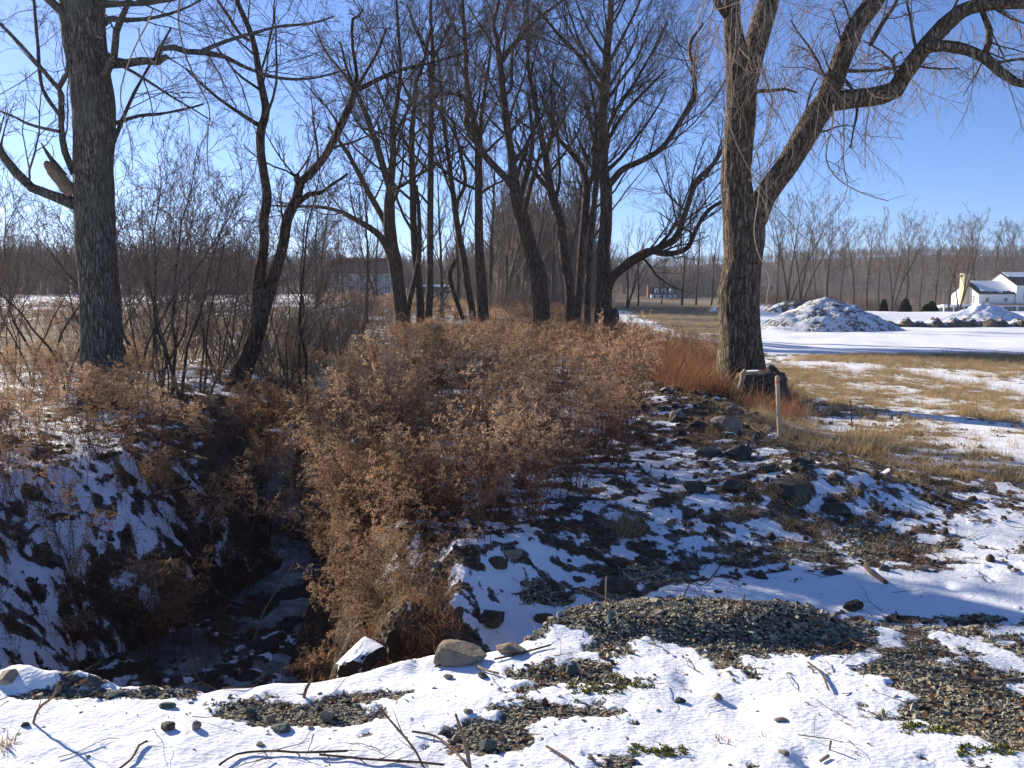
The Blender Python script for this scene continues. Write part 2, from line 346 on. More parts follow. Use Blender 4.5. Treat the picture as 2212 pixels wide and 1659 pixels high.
M['dark_rock'] = rock_material('dark_fieldstone', (.035, .033, .028), (.13, .12, .10), .0, (.09, .11, .07))
M['green_rock'] = rock_material('green_slate', (.06, .075, .065), (.17, .20, .17), 0)
M['snowy_rock'] = rock_material('snow_dusted_stone', (.07, .065, .055), (.2, .18, .15), .75)
M['clod'] = rock_material('frozen_soil', (.045, .034, .023), (.19, .14, .09), 0)
M['snowy_clod'] = rock_material('snow_dusted_soil', (.03, .024, .017), (.10, .08, .055), 1.0)
M['evergreen'] = plain('evergreen_needles', (.028, .035, .018), var=.5, scale=3)
M['far_twig'] = plain('far_wood_twigs', (.19, .15, .12), var=.35, scale=1)
M['wall'] = plain('white_clapboard', (.80, .80, .78), var=.04, scale=2)
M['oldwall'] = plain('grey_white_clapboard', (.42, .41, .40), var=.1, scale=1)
M['shingle'] = plain('dark_shingles', (.055, .052, .05), var=.3, scale=2)
M['redroof'] = plain('red_brown_shingles', (.13, .06, .045), var=.3, scale=2)
M['snowm'] = plain('roof_snow', (.84, .86, .88), var=.03, scale=2)
M['brick'] = plain('stone_chimney', (.45, .36, .25), var=.25, scale=3)
M['redbrick'] = plain('red_brick', (.36, .14, .08), var=.3, scale=3)
M['porchroof'] = plain('copper_flashing', (.50, .25, .15), var=.2, scale=2)
M['glass'] = plain('window_glass', (.06, .07, .08), rough=.15, var=.2, spec=.5)
M['frame'] = plain('white_window_frame', (.75, .75, .74), var=.03)

# ------------------------------------------------------------------ mesh helpers
class MB:
    def __init__(s): s.v = []; s.q = []; s.t = []; s.n = 0
    def add(s, v, q=None, t=None):
        v = np.asarray(v, float).reshape(-1, 3)
        if q is not None and len(q): s.q.append(np.asarray(q, int)+s.n)
        if t is not None and len(t): s.t.append(np.asarray(t, int)+s.n)
        s.v.append(v); s.n += len(v); return s
    def mesh(s, name, m, smooth=True, shift=None):
        v = np.concatenate(s.v)
        if shift is not None: v = v-np.asarray(shift)
        q = np.concatenate(s.q) if s.q else np.zeros((0, 4), int); t = np.concatenate(s.t) if s.t else np.zeros((0, 3), int)
        me = bpy.data.meshes.new(name); me.vertices.add(len(v)); me.vertices.foreach_set('co', v.astype(np.float32).ravel())
        nl = q.size+t.size; me.loops.add(nl); me.loops.foreach_set('vertex_index', np.concatenate([q.ravel(), t.ravel()]).astype(np.int32))
        np_ = len(q)+len(t); me.polygons.add(np_)
        tot = np.concatenate([np.full(len(q), 4), np.full(len(t), 3)]); st = np.concatenate([[0], np.cumsum(tot)[:-1]]) if np_ else []
        me.polygons.foreach_set('loop_start', np.asarray(st, np.int32)); 
        me.polygons.foreach_set('use_smooth', np.full(np_, smooth))
        me.update(calc_edges=True); me.validate()
        for x in (m if isinstance(m, (list, tuple)) else [m]): me.materials.append(x)
        return me
    def build(s, name, m, parent=None, smooth=True, loc=None):
        sh = None
        if parent is not None: sh = np.array(parent.location)
        elif loc is not None: sh = np.array(loc)
        o = bpy.data.objects.new(name, s.mesh(name, m, smooth, sh)); COL.objects.link(o)
        if parent is not None: o.parent = parent
        elif loc is not None: o.location = loc
        return o
def tag(o, label=None, cat=None, group=None, kind=None):
    if label: o['label'] = label
    if cat: o['category'] = cat
    if group: o['group'] = group
    if kind: o['kind'] = kind
    return o
def thing(name, label, cat, loc, group=None):
    o = bpy.data.objects.new(name, None); COL.objects.link(o); o.location = [float(c) for c in loc]; o.empty_display_size = .2
    return tag(o, label, cat, group)
def copy_thing(root, loc, rz, sc, label):
    r = root.copy(); COL.objects.link(r); r.location = loc; r.rotation_euler = (0, 0, rz); r.scale = (sc[0], sc[1], sc[2]); r['label'] = label
    for ch in list(root.children):
        c = ch.copy(); COL.objects.link(c); c.parent = r
    return r
def tubes(mb, pts, rad, sides=3):
    """pts (N,P,3), rad (N,P)"""
    pts = np.asarray(pts, float); rad = np.asarray(rad, float)
    if pts.ndim == 2: pts = pts[None]; rad = rad[None]
    Nn, Pn, _ = pts.shape
    if Nn == 0: return
    T = np.gradient(pts, axis=1); T /= np.linalg.norm(T, axis=2, keepdims=True)+1e-12
    av = pts[:, -1]-pts[:, 0]; av /= np.linalg.norm(av, axis=1, keepdims=True)+1e-12
    ref = np.where(np.abs(av[:, 1:2]) < .75, np.array([[0, 1., 0]]), np.array([[1., 0, 0]]))
    ref = np.repeat(ref[:, None], Pn, 1)
    A = np.cross(T, ref); A /= np.linalg.norm(A, axis=2, keepdims=True)+1e-9; B = np.cross(T, A)
    th = np.arange(sides)*2*math.pi/sides
    R = A[:, :, None]*np.cos(th)[None, None, :, None]+B[:, :, None]*np.sin(th)[None, None, :, None]
    V = pts[:, :, None]+R*rad[:, :, None, None]
    base = (np.arange(Nn)*Pn*sides)[:, None, None]+(np.arange(Pn-1)*sides)[None, :, None]
    k = np.arange(sides)[None, None]; k2 = (k+1) % sides
    q = np.stack([base+k, base+k2, base+sides+k2, base+sides+k], -1).reshape(-1, 4)
    mb.add(V.reshape(-1, 3), q)
def unit(v): return v/(np.linalg.norm(v, axis=-1, keepdims=True)+1e-12)
def spawn(rg, pp, pr, k, t0=.2, t1=1.0, lr=.5, lv=.35, ang=.8, av=.25, up=.1, wob=.12, npts=4, rr=.6, tip=.25, lens=None, rmin=.0, taper_len=.45, minr=None):
    Nn, Pn, _ = pp.shape
    L = np.linalg.norm(np.diff(pp, axis=1), axis=2).sum(1)
    t = (np.arange(k)[None]+rg.random((Nn, k)))/k*(t1-t0)+t0
    f = np.clip(t*(Pn-1), 0, Pn-1.001); i = f.astype(int); u = (f-i)[..., None]
    idx = np.arange(Nn)[:, None]
    p0 = pp[idx, i]*(1-u)+pp[idx, i+1]*u; r0 = pr[idx, i]*(1-u[..., 0])+pr[idx, i+1]*u[..., 0]
    T = unit(pp[idx, i+1]-pp[idx, i])
    rnd = rg.normal(size=T.shape); perp = unit(rnd-(rnd*T).sum(-1, keepdims=True)*T)
    a = (ang+av*rg.normal(size=t.shape))[..., None]
    d = np.cos(a)*T+np.sin(a)*perp
    ll = (lens if lens is not None else lr*L[:, None])*(1-taper_len*(t-t0)/(t1-t0+1e-9))*(1+lv*rg.uniform(-1, 1, t.shape))
    Mn = Nn*k; p = p0.reshape(Mn, 3); d = unit(d).reshape(Mn, 3); ll = ll.reshape(Mn); st = (ll/(npts-1))[:, None]
    out = [p]; 
    for _ in range(npts-1):
        d = unit(d+wob*rg.normal(size=d.shape)+np.array([0, 0, up])); p = p+d*st; out.append(p)
    pts = np.stack(out, 1)
    rs = np.maximum(r0.reshape(Mn)*rr, rmin); rs = np.minimum(rs, ll*.02+.004)
    rs = np.maximum(rs, rmin)
    rad = rs[:, None]*np.linspace(1, tip, npts)[None]
    return pts, rad
def smooth_line(pts, step):
    """Catmull-Rom through rows of (x,y,z,r)"""
    p = np.asarray(pts, float); q = np.vstack([2*p[0]-p[1], p, 2*p[-1]-p[-2]]); out = []
    for i in range(1, len(q)-2):
        n = max(1, int(np.linalg.norm(q[i+1][:3]-q[i][:3])/step))
        for j in range(n):
            t = j/n; a, b, c, d = q[i-1], q[i], q[i+1], q[i+2]
            out.append(.5*((2*b)+(-a+c)*t+(2*a-5*b+4*c-d)*t*t+(-a+3*b-3*c+d)*t**3))
    out.append(p[-1]); o = np.array(out); o[:, 3] = np.maximum(o[:, 3], .004); return o
def bark_tube(mb, line, sides, amp, f=9.0, zf=.16, flare=0.0, seed=0.0, end_cap=True):
    """thick ridged limb from rows (x,y,z,r)"""
    P3 = line[:, :3]; r = line[:, 3].copy(); n = len(P3)
    T = unit(np.gradient(P3, axis=0)); ref = np.array([0, 1., 0]) if abs(T[:, 1]).mean() < .7 else np.array([1., 0, 0])
    A = unit(np.cross(T, ref)); B = np.cross(T, A); th = np.arange(sides)*2*math.pi/sides
    s = np.concatenate([[0], np.cumsum(np.linalg.norm(np.diff(P3, axis=0), axis=1))])
    R = A[:, None]*np.cos(th)[None, :, None]+B[:, None]*np.sin(th)[None, :, None]
    rb = r.mean()
    X = np.cos(th)[None]*rb*f+np.zeros((n, 1)); Y = np.sin(th)[None]*rb*f+np.zeros((n, 1)); Z = s[:, None]*f*zf+seed+np.zeros((1, sides))
    wx = .5*perlin(X*.5, Y*.5, Z*1.5)
    n1 = 1-2*np.abs(perlin(X+wx, Y-wx, Z)); n2 = perlin(X*2.3, Y*2.3, Z*2.0); n3 = perlin(X*.25, Y*.25, Z*.5)
    rad = r[:, None]*(1+.07*n3)+amp*(n1*.6+n2*.35)
    if flare:
        fl = np.exp(-s/.45)[:, None]*(1+.6*np.cos(th*5+seed)[None]); rad = rad*(1+flare*np.clip(fl, 0, 2))
    V = P3[:, None]+R*rad[..., None]
    b = np.arange(n-1)[:, None]*sides; k = np.arange(sides)[None]; k2 = (k+1) % sides
    q = np.stack([b+k, b+k2, b+sides+k2, b+sides+k], -1).reshape(-1, 4)
    Vf = V.reshape(-1, 3)
    t = []
    if end_cap:
        Vf = np.vstack([Vf, P3[-1]+T[-1]*r[-1]*.15]); e = n*sides
        t = [[(n-1)*sides+i, (n-1)*sides+(i+1) % sides, e] for i in range(sides)]
    mb.add(Vf, q, t)
def line_px(pts, Y0, Y1=None, step=.15):
    """traced polyline (px, py, width px) at distances Y0..Y1 -> world rows"""
    Y1 = Y0 if Y1 is None else Y1; n = len(pts); rows = []
    for i, (x, y, w) in enumerate(pts):
        Y = Y0+(Y1-Y0)*(i/(n-1) if n > 1 else 0); p = P(x, y, Y); rows.append([*p, max(w*Y/F/2, .004)])
    return smooth_line(rows, step)
def as_parent(line, n=12):
    s = np.linspace(0, len(line)-1, n); i = np.clip(s.astype(int), 0, len(line)-2); u = (s-i)[:, None]
    l = line[i]*(1-u)+line[i+1]*u; return l[None, :, :3], l[None, :, 3]
def llen(line): return np.linalg.norm(np.diff(line[:, :3], axis=0), axis=1).sum()

# ------------------------------------------------------------------ the ground sheet
def build_ground():
    rr = [0.6]
    while rr[-1] < 1500:
        r = rr[-1]; rr.append(r*(1+(.030 if r < 2.3 else .0058 if r < 8.5 else .0085 if r < 22 else .016 if r < 80 else .028)))
    rr = np.array(rr)
    a = np.concatenate([np.linspace(-180, -42, 50)[:-1], np.linspace(-42, 42, 620), np.linspace(42, 180, 50)[1:]])*math.pi/180
    R, A = np.meshgrid(rr, a, indexing='ij'); X = R*np.sin(A); Y = R*np.cos(A)
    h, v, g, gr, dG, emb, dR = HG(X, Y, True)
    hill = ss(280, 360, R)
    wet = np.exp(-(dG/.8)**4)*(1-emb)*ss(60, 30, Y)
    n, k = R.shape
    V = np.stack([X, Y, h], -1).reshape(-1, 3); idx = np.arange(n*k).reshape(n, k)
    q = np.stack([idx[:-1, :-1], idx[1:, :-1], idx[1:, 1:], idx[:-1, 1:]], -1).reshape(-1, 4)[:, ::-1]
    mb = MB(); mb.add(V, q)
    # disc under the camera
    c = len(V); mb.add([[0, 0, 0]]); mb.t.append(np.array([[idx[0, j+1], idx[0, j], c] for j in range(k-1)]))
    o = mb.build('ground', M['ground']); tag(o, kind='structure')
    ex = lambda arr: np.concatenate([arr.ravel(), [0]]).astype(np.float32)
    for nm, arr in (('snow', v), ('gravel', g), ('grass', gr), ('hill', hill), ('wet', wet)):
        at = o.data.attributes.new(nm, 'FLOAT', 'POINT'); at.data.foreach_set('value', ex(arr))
    return o
build_ground()

# ice in the bottom of the ditch
def build_ice():
    m, nt, b = mat('dirty_ditch_ice'); ob = mapping(nt, (1, 1, 1)); n1 = noise(nt, ob, 4, 6, .65, .5); n2 = noise(nt, ob, 25, 4, .6)
    c = ramp(nt, n1, [(.32, (.06, .052, .042)), (.5, (.17, .165, .155)), (.66, (.42, .44, .46))])
    nt.links.new(c, b.inputs['Base Color']); b.inputs['Roughness'].default_value = .28; b.inputs['Specular IOR Level'].default_value = .5
    bump(nt, b, mathn(nt, 'ADD', n1, mathn(nt, 'MULTIPLY', n2, .4)), .5, .04)
    mb = MB(); L = smooth_line([[*GP[i][:2], GZ[i]+.035, .75] for i in range(len(GP))], .25)
    T = unit(np.gradient(L[:, :3], axis=0)); Nv = np.stack([T[:, 1], -T[:, 0], T[:, 0]*0], 1)
    w = np.interp(L[:, 1], [5.5, 7.5, 9, 11, 14], [1.5, .8, .45, .22, .15])[:, None]
    cols = [L[:, :3]+Nv*w*u for u in (-1, -.5, 0, .5, 1)]; V = np.stack(cols, 1); n = len(L)
    idx = np.arange(n*5).reshape(n, 5); q = np.stack([idx[:-1, :-1], idx[:-1, 1:], idx[1:, 1:], idx[1:, :-1]], -1).reshape(-1, 4)
    mb.add(V, q); tag(mb.build('stream_ice', m), kind='structure')
build_ice()

# ------------------------------------------------------------------ traced trees
# a limb: (pts, dY0, dY1, twig weight)
def branch_out(rg, tw, line, dens, l1, up, depth=3, rmin=.006, fac=(5, 5), lens1=None, ang=.75, t0=.25, br=None, wob=.13, droop=0.0):
    pp, pr = as_parent(line, 14); L = llen(line); k = max(3, int(L*dens))
    a, ar = spawn(rg, pp, pr, k, t0=t0, lens=l1, ang=ang, up=up, wob=wob, npts=6, rr=.36, tip=.35, rmin=rmin*1.5, taper_len=.40)
    tubes(br, a, ar, 4)
    b, brd = spawn(rg, a, ar, fac[0], t0=.18, lr=.48, ang=.65, up=up*.8-droop, wob=wob, npts=5, rr=.6, tip=.45, rmin=rmin*1.15)
    tubes(tw, b, brd, 3)
    if depth > 2:
        c, cr = spawn(rg, b, brd, fac[1], t0=.12, lr=.5, ang=.6, up=up*.6-droop, wob=wob*1.1, npts=4, rr=.75, tip=.5, rmin=rmin*.8)
        tubes(tw, c, cr, 3)
        if depth > 3:
            d, dr = spawn(rg, c, cr, 3, t0=.2, lr=.5, ang=.55, up=up*.5-droop, wob=.15, npts=3, rr=.8, tip=.6, rmin=rmin*.7)
            tubes(tw, d, dr, 3)
def traced_tree(label, Y, trunk, limbs, group, bark='bark_mid', twig='twig', dens=1.7, l1=2.6, up=.05, depth=3, fac=(5, 5), rmin=.008, sides=20, amp=.012, extra=8, seed=1, flare=.25, name='bare_tree', zoff=-.25, t0=.3, sink=True, extraL=5.0, droop=0.0, trunktw=.6):
    rg = np.random.default_rng(seed)
    tl = line_px(trunk, Y, step=.12)
    x0, y0 = tl[0, 0], tl[0, 1]
    if sink:
        g0 = gz(x0, y0)+zoff
        if tl[0, 2] > g0: tl = np.vstack([[tl[0, 0], tl[0, 1], g0, tl[0, 3]*1.05], tl])
    root = thing(name, label, 'tree', (x0, y0, gz(x0, y0)), group)
    mb = MB(); bark_tube(mb, tl, sides, amp, flare=flare, seed=seed*3.1); mb.build('trunk', M[bark], root)
    tw, br = MB(), MB(); lines = []
    for lb in limbs:
        pts, a, b = lb[:3]; ln = line_px(pts, Y+a, Y+b, .15); lines.append((ln, lb[3] if len(lb) > 3 else 1.0))
        mb = MB(); bark_tube(mb, ln, max(8, sides//2), amp*.6, f=14, seed=seed+len(lines)); mb.build('limb', M[bark], root)
    # limbs leaning towards and away from the viewer
    if extra:
        top = tl[int(len(tl)*t0):]; pp, pr = as_parent(top, 14)
        e, er = spawn(rg, pp, pr, extra, t0=.05, t1=1, lens=extraL, ang=.75, av=.2, up=.10, wob=.12, npts=9, rr=.42, tip=.22, rmin=.014)
        tubes(br, e, er, 6)
        for j in range(len(e)): lines.append((np.hstack([e[j], er[j][:, None]]), .7))
    lines.append((tl[int(len(tl)*t0):], trunktw))
    for ln, w in lines:
        branch_out(rg, tw, ln, dens*w, l1, up, depth, rmin, fac, br=br, droop=droop)
    br.build('branches', M[bark], root)
    o = tw.build('twigs', M[twig], root, smooth=False); tag(o, kind='stuff')
    return root
GR = 'bare trees of the row along the ditch'
# the two great trees
LT = traced_tree('huge straight grey trunk at far left with a broken pale limb stub', 13.0,
    [(228, 905, 92), (224, 850, 88), (220, 770, 82), (216, 633, 77), (206, 512, 78), (203, 341, 78), (203, 239, 84), (190, 140, 78), (180, 68, 80), (176, 0, 84), (172, -120, 80), (160, -300, 70), (150, -520, 50)],
    [([(215, 120, 34), (245, 136, 22), (273, 137, 16), (307, 131, 14), (341, 133, 14), (360, 122, 9)], 0, -.5, .5),
     ([(338, 130, 12), (345, 106, 12), (375, 102, 12), (403, 111, 11), (444, 113, 11), (485, 123, 9), (526, 143, 7), (580, 164, 6), (632, 171, 5), (690, 166, 3), (750, 150, 2)], -.5, 1.0, 1.2),
     ([(440, 108, 8), (488, 89, 7), (546, 72, 6), (597, 58, 5), (666, 51, 4), (720, 36, 2)], .2, 1.4, 1.1),
     ([(215, 55, 18), (239, 41, 12), (273, 43, 9), (334, 38, 6), (390, 22, 4), (450, -10, 2)], 0, .8, 1.2),
     ([(215, 8, 18), (260, 8, 11), (324, 5, 9), (400, -8, 6), (500, -45, 4)], 0, -1.5, 1.2),
     ([(225, 165, 17), (246, 120, 14), (251, 68, 12), (272, 20, 10), (300, -60, 8), (330, -150, 5)], -.2, -1.2, 1.3),
     ([(160, 376, 14), (140, 328, 12), (133, 273, 11), (133, 205, 10), (127, 190, 9), (145, 160, 7), (148, 130, 8)], 0, -.3, .7),
     ([(127, 192, 8), (89, 147, 7), (44, 96, 6), (0, 51, 5), (-60, -10, 3)], -.2, -1.0, 1.2),
     ([(131, 252, 7), (92, 191, 6), (82, 102, 6), (73, 0, 5), (60, -100, 3)], -.2, 1.2, 1.3),
     ([(128, 284, 6), (68, 270, 5), (34, 254, 4), (0, 240, 3), (-70, 215, 2)], -.2, 1.0, 1.0),
     ([(160, 440, 26), (113, 423, 21), (68, 406, 18), (34, 372, 18), (10, 341, 16), (0, 324, 14), (-30, 270, 8)], 0, -.4, .4),
     ([(235, 330, 10), (262, 265, 8), (290, 200, 6), (330, 130, 4), (370, 60, 3)], 0, 1.2, 1.3),
     ([(238, 270, 8), (300, 250, 6), (340, 247, 5), (390, 238, 4), (440, 225, 2)], 0, 1.4, 1.2)],
    'great trees at either side of the ditch', 'bark_left', 'twig', dens=2.8, l1=1.7, up=.02, depth=4, fac=(5, 5), rmin=.003, sides=72, amp=.02, extra=5, seed=21, flare=.35, t0=.5, extraL=3.5)
# its broken stub with torn pale wood
mb = MB(); ln = line_px([(158, 418, 26), (135, 392, 24), (116, 368, 22), (106, 357, 15), (98, 350, 5)], 12.95, 12.7, .04); bark_tube(mb, ln, 22, .035, f=26, zf=.5, seed=4); o = mb.build('broken_limb', M['torn_old'], LT); o['label'] = 'snapped stub of torn pale wood'
mb = MB(); ln = line_px([(140, 380, 12), (112, 345, 9), (98, 325, 6), (90, 309, 2)], 12.9, 12.6, .05); bark_tube(mb, ln, 10, .01, f=20, seed=5); mb.build('splinter', M['bark_left'], LT)

RT = traced_tree('huge forked brown tree at right, draped in vines, one limb arching right', 14.0,
    [(1606, 868, 120), (1604, 850, 104), (1603, 800, 92), (1600, 765, 86), (1598, 700, 80), (1596, 633, 84), (1606, 563, 78), (1606, 478, 82), (1592, 410, 62), (1593, 341, 60), (1598, 273, 58), (1602, 205, 60), (1596, 140, 50), (1584, 70, 34), (1579, 0, 32), (1574, -110, 30), (1560, -260, 24)],
    [([(1612, 170, 50), (1626, 120, 44), (1644, 51, 44), (1661, 0, 42), (1690, -100, 36), (1720, -240, 28)], 0, .6, .7),
     ([(1575, 40, 14), (1552, 10, 14), (1540, -30, 13), (1520, -120, 10)], 0, -.5, .8),
     ([(1610, 510, 40), (1632, 470, 52), (1652, 423, 48), (1692, 369, 46), (1726, 314, 46), (1760, 253, 50), (1788, 212, 46), (1808, 154, 38), (1829, 102, 38), (1853, 51, 37), (1890, 0, 36), (1930, -80, 30), (1970, -200, 22)], 0, -.6, .9),
     ([(1775, 222, 38), (1801, 218, 40), (1853, 212, 37), (1904, 205, 36), (1935, 193, 34), (1952, 164, 32), (1986, 116, 32), (2006, 92, 32), (2040, 55, 32), (2075, 24, 28), (2126, 10, 25), (2212, 7, 22), (2290, 20, 16)], -.4, -1.6, 1.0),
     ([(1998, 102, 22), (2040, 99, 22), (2092, 109, 20), (2126, 123, 20), (2160, 154, 18), (2194, 178, 15), (2212, 181, 14), (2260, 175, 8)], -1.2, -1.8, 1.0),
     ([(2119, 17, 9), (2139, 68, 11), (2136, 92, 12), (2129, 113, 12)], -1.4, -1.5, .2),
     ([(1612, 206, 9), (1640, 197, 7), (1665, 196, 5), (1695, 192, 4), (1722, 200, 2)], -.2, -.6, .8),
     ([(1806, 160, 8), (1828, 175, 6), (1846, 200, 5), (1851, 240, 4), (1844, 280, 3), (1837, 320, 2)], -.3, -.7, .3),
     ([(1815, 152, 8), (1850, 154, 6), (1890, 152, 5), (1945, 143, 4), (1990, 120, 2)], -.3, -.2, 1.2),
     ([(1880, 95, 9), (1910, 45, 8), (1935, 5, 6), (1960, -50, 4)], -.4, .6, 1.2)],
    'great trees at either side of the ditch', 'bark_right', 'twig_pale', dens=3.4, l1=1.15, up=-.03, fac=(5, 4), rmin=.0032, sides=84, amp=.028, extra=7, seed=31, flare=.42, t0=.72, extraL=3.2, droop=.12)

TA = traced_tree('slim dark tree left of centre with a leaning broken-topped twin stem', 16.8,
    [(512, 824, 44), (526, 797, 40), (553, 722, 34), (563, 667, 36), (560, 599, 26), (571, 531, 19), (570, 478, 19), (577, 427, 19), (570, 376, 18), (563, 328, 17), (563, 283, 18), (574, 239, 16), (563, 178, 14), (546, 85, 11), (512, 0, 9), (490, -90, 7), (470, -200, 4)],
    [([(563, 273, 9), (505, 236, 7), (454, 198, 5), (399, 147, 3)], 0, -1, 1.0),
     ([(545, 90, 7), (520, 75, 6), (490, 30, 6), (470, 0, 5), (440, -60, 3)], 0, 1, 1.2),
     ([(572, 667, 26), (590, 606, 23), (611, 531, 23), (621, 471, 22), (642, 427, 21), (648, 395, 19), (666, 379, 17), (700, 341, 16), (727, 290, 16), (748, 246, 15), (766, 198, 14), (771, 164, 8), (762, 102, 6), (762, 41, 5), (775, 34, 4), (785, 20, 3)], 0, -.6, .7),
     ([(645, 437, 12), (666, 420, 10), (693, 416, 8), (717, 399, 6), (751, 375, 4)], -.2, -.8, 1.0),
     ([(770, 195, 10), (827, 167, 9), (868, 150, 7), (926, 137, 5), (998, 116, 3)], -.5, .3, 1.2),
     ([(770, 190, 8), (800, 140, 6), (820, 102, 5), (835, 60, 3)], -.5, -1, 1.2),
     ([(764, 195, 7), (735, 150, 5), (705, 115, 4), (680, 60, 2)], -.5, .8, 1.2),
     ([(642, 392, 13), (640, 376, 12)], -.3, -.3, .0)], GR, dens=2.2, l1=1.6, up=.03, depth=4, fac=(5, 5), rmin=.004, sides=28, amp=.012, extra=6, seed=41, t0=.45, extraL=2.6)

TR = [
 ('dark forking tree right of the leaning one, limb arching low to the left', 40,
  [(872, 712, 36), (868, 680, 31), (863, 640, 29), (857, 599, 29), (852, 563, 30), (844, 529, 30), (841, 461, 24), (843, 405, 18), (849, 341, 14), (848, 273, 12), (858, 218, 9), (865, 150, 7), (860, 60, 6), (852, -60, 4)],
  [([(845, 420, 14), (817, 324, 14), (790, 246, 11), (773, 205, 9), (750, 150, 6), (735, 90, 4)], 0, -1.5), ([(848, 555, 20), (825, 515, 15), (803, 495, 13), (769, 475, 11), (735, 457, 8), (690, 447, 7), (640, 446, 5), (585, 444, 3)], 0, -3, 1.3),
   ([(842, 500, 15), (824, 465, 13), (793, 410, 12), (766, 358, 10), (742, 317, 8), (708, 273, 5)], 0, 2), ([(850, 300, 8), (880, 240, 6), (905, 195, 4)], 0, 2)]),
 ('slender pair of stems close right of the low-armed tree', 42,
  [(909, 714, 20), (906, 633, 17), (899, 563, 17), (893, 480, 15), (892, 410, 14), (889, 307, 12), (894, 239, 9), (899, 178, 8), (915, 137, 6), (930, 60, 4)],
  [([(878, 700, 12), (885, 650, 11), (899, 590, 11), (906, 540, 10), (905, 460, 8), (900, 400, 5)], -1, 0, .6), ([(894, 230, 7), (870, 180, 5), (850, 120, 3)], 0, -2)]),
 ('dark pole-straight tree with almost no lower branches', 40,
  [(923, 722, 17), (928, 633, 15), (929, 563, 14), (930, 410, 13), (931, 273, 11), (935, 137, 9), (931, 41, 6), (930, -70, 4)],
  [([(935, 130, 6), (960, 80, 5), (985, 20, 3)], 0, 2), ([(932, 120, 5), (900, 70, 4), (880, 10, 3)], 0, -2)]),
 ('thin crooked tree leaning left between the pole-straight tree and the dark twin beside it', 41,
  [(1025, 712, 16), (1018, 660, 15), (1010, 616, 15), (1003, 563, 14), (990, 500, 13), (981, 437, 12), (971, 358, 9), (957, 256, 7), (953, 190, 6), (945, 110, 4)],
  [([(985, 560, 9), (972, 600, 10), (1000, 690, 10)], 1, 1, .3), ([(985, 440, 8), (1005, 393, 8), (993, 324, 6), (975, 250, 4)], 0, -2)]),
 ('tall dark tree with bent upper trunk standing just left of the centre trees', 39,
  [(1044, 705, 26), (1041, 616, 22), (1036, 563, 20), (1034, 478, 18), (1034, 376, 16), (1032, 307, 14), (1020, 240, 12), (1008, 171, 10), (1006, 102, 9), (1001, 34, 7), (995, -80, 4)],
  [([(1035, 420, 7), (1065, 400, 5), (1100, 385, 3)], 0, -2), ([(1014, 225, 6), (975, 200, 5), (940, 205, 3)], 0, 2), ([(1036, 350, 9), (1040, 250, 8), (1052, 170, 6), (1062, 90, 4)], 0, 2), ([(1004, 90, 6), (980, 60, 4), (960, 10, 3)], 0, -1)]),
 ('thick centre tree forking wide at mid-height, its bare left arm elbowed', 34,
  [(1176, 726, 40), (1170, 690, 36), (1168, 650, 36), (1162, 592, 36), (1148, 545, 32), (1134, 490, 29), (1120, 440, 28), (1110, 393, 24), (1105, 341, 17), (1098, 290, 16), (1087, 205, 15), (1080, 137, 12), (1074, 90, 10), (1066, 51, 8), (1076, 10, 6), (1085, -80, 4)],
  [([(1112, 410, 20), (1094, 386, 15), (1049, 338, 14), (1029, 300, 13), (1008, 266, 13), (1012, 235, 9), (1002, 210, 8), (967, 201, 6), (930, 205, 4)], 0, -1.5), ([(1082, 125, 8), (1110, 95, 8), (1135, 68, 7), (1169, 34, 6), (1199, 14, 5), (1240, -20, 3)], 0, 1.5, 1.3),
   ([(1088, 205, 8), (1104, 192, 7), (1105, 137, 6), (1108, 100, 4)], 0, -.8), ([(1118, 450, 12), (1145, 350, 10), (1150, 290, 8), (1140, 200, 6)], 0, 3), ([(1078, 120, 6), (1040, 60, 5), (1010, 10, 3)], 0, 1.5)]),
 ('leaning brown tree right of the thick centre tree, long bare bole bending left', 37,
  [(1234, 708, 24), (1230, 616, 22), (1221, 563, 22), (1210, 478, 19), (1190, 410, 17), (1179, 341, 14), (1165, 273, 12), (1152, 205, 9), (1141, 137, 7), (1141, 68, 5), (1138, -20, 3)],
  [([(1195, 420, 11), (1165, 385, 9), (1135, 345, 8), (1111, 300, 5)], 0, 2), ([(1179, 341, 8), (1195, 270, 6), (1190, 190, 4), (1200, 120, 3)], 0, -2)]),
 ('nearer of two close upright trees left of the big burled tree, its arm bending left', 38,
  [(1244, 708, 18), (1251, 633, 17), (1255, 563, 17), (1262, 480, 16), (1268, 410, 15), (1262, 375, 12), (1251, 350, 11), (1225, 320, 9), (1203, 294, 7), (1180, 240, 5), (1165, 190, 3)],
  [([(1266, 430, 9), (1282, 360, 8), (1280, 290, 6), (1262, 210, 4)], 0, 2)]),
 ('thin straight tree squeezed against the left of the big burled tree', 36,
  [(1268, 725, 14), (1270, 640, 13), (1273, 563, 13), (1285, 427, 12), (1292, 341, 10), (1288, 260, 7), (1275, 180, 5), (1262, 110, 3)],
  [([(1288, 380, 6), (1262, 330, 5), (1240, 280, 3)], 0, -1)]),
]
for i, (lb, Y, tk, lm) in enumerate(TR):
    traced_tree(lb, Y, tk, lm, GR, dens=1.5, l1=3.0, up=.08, depth=4, fac=(7, 6), rmin=.0065, extra=9, seed=60+i, t0=.28, sides=16, extraL=6.0, trunktw=.7)
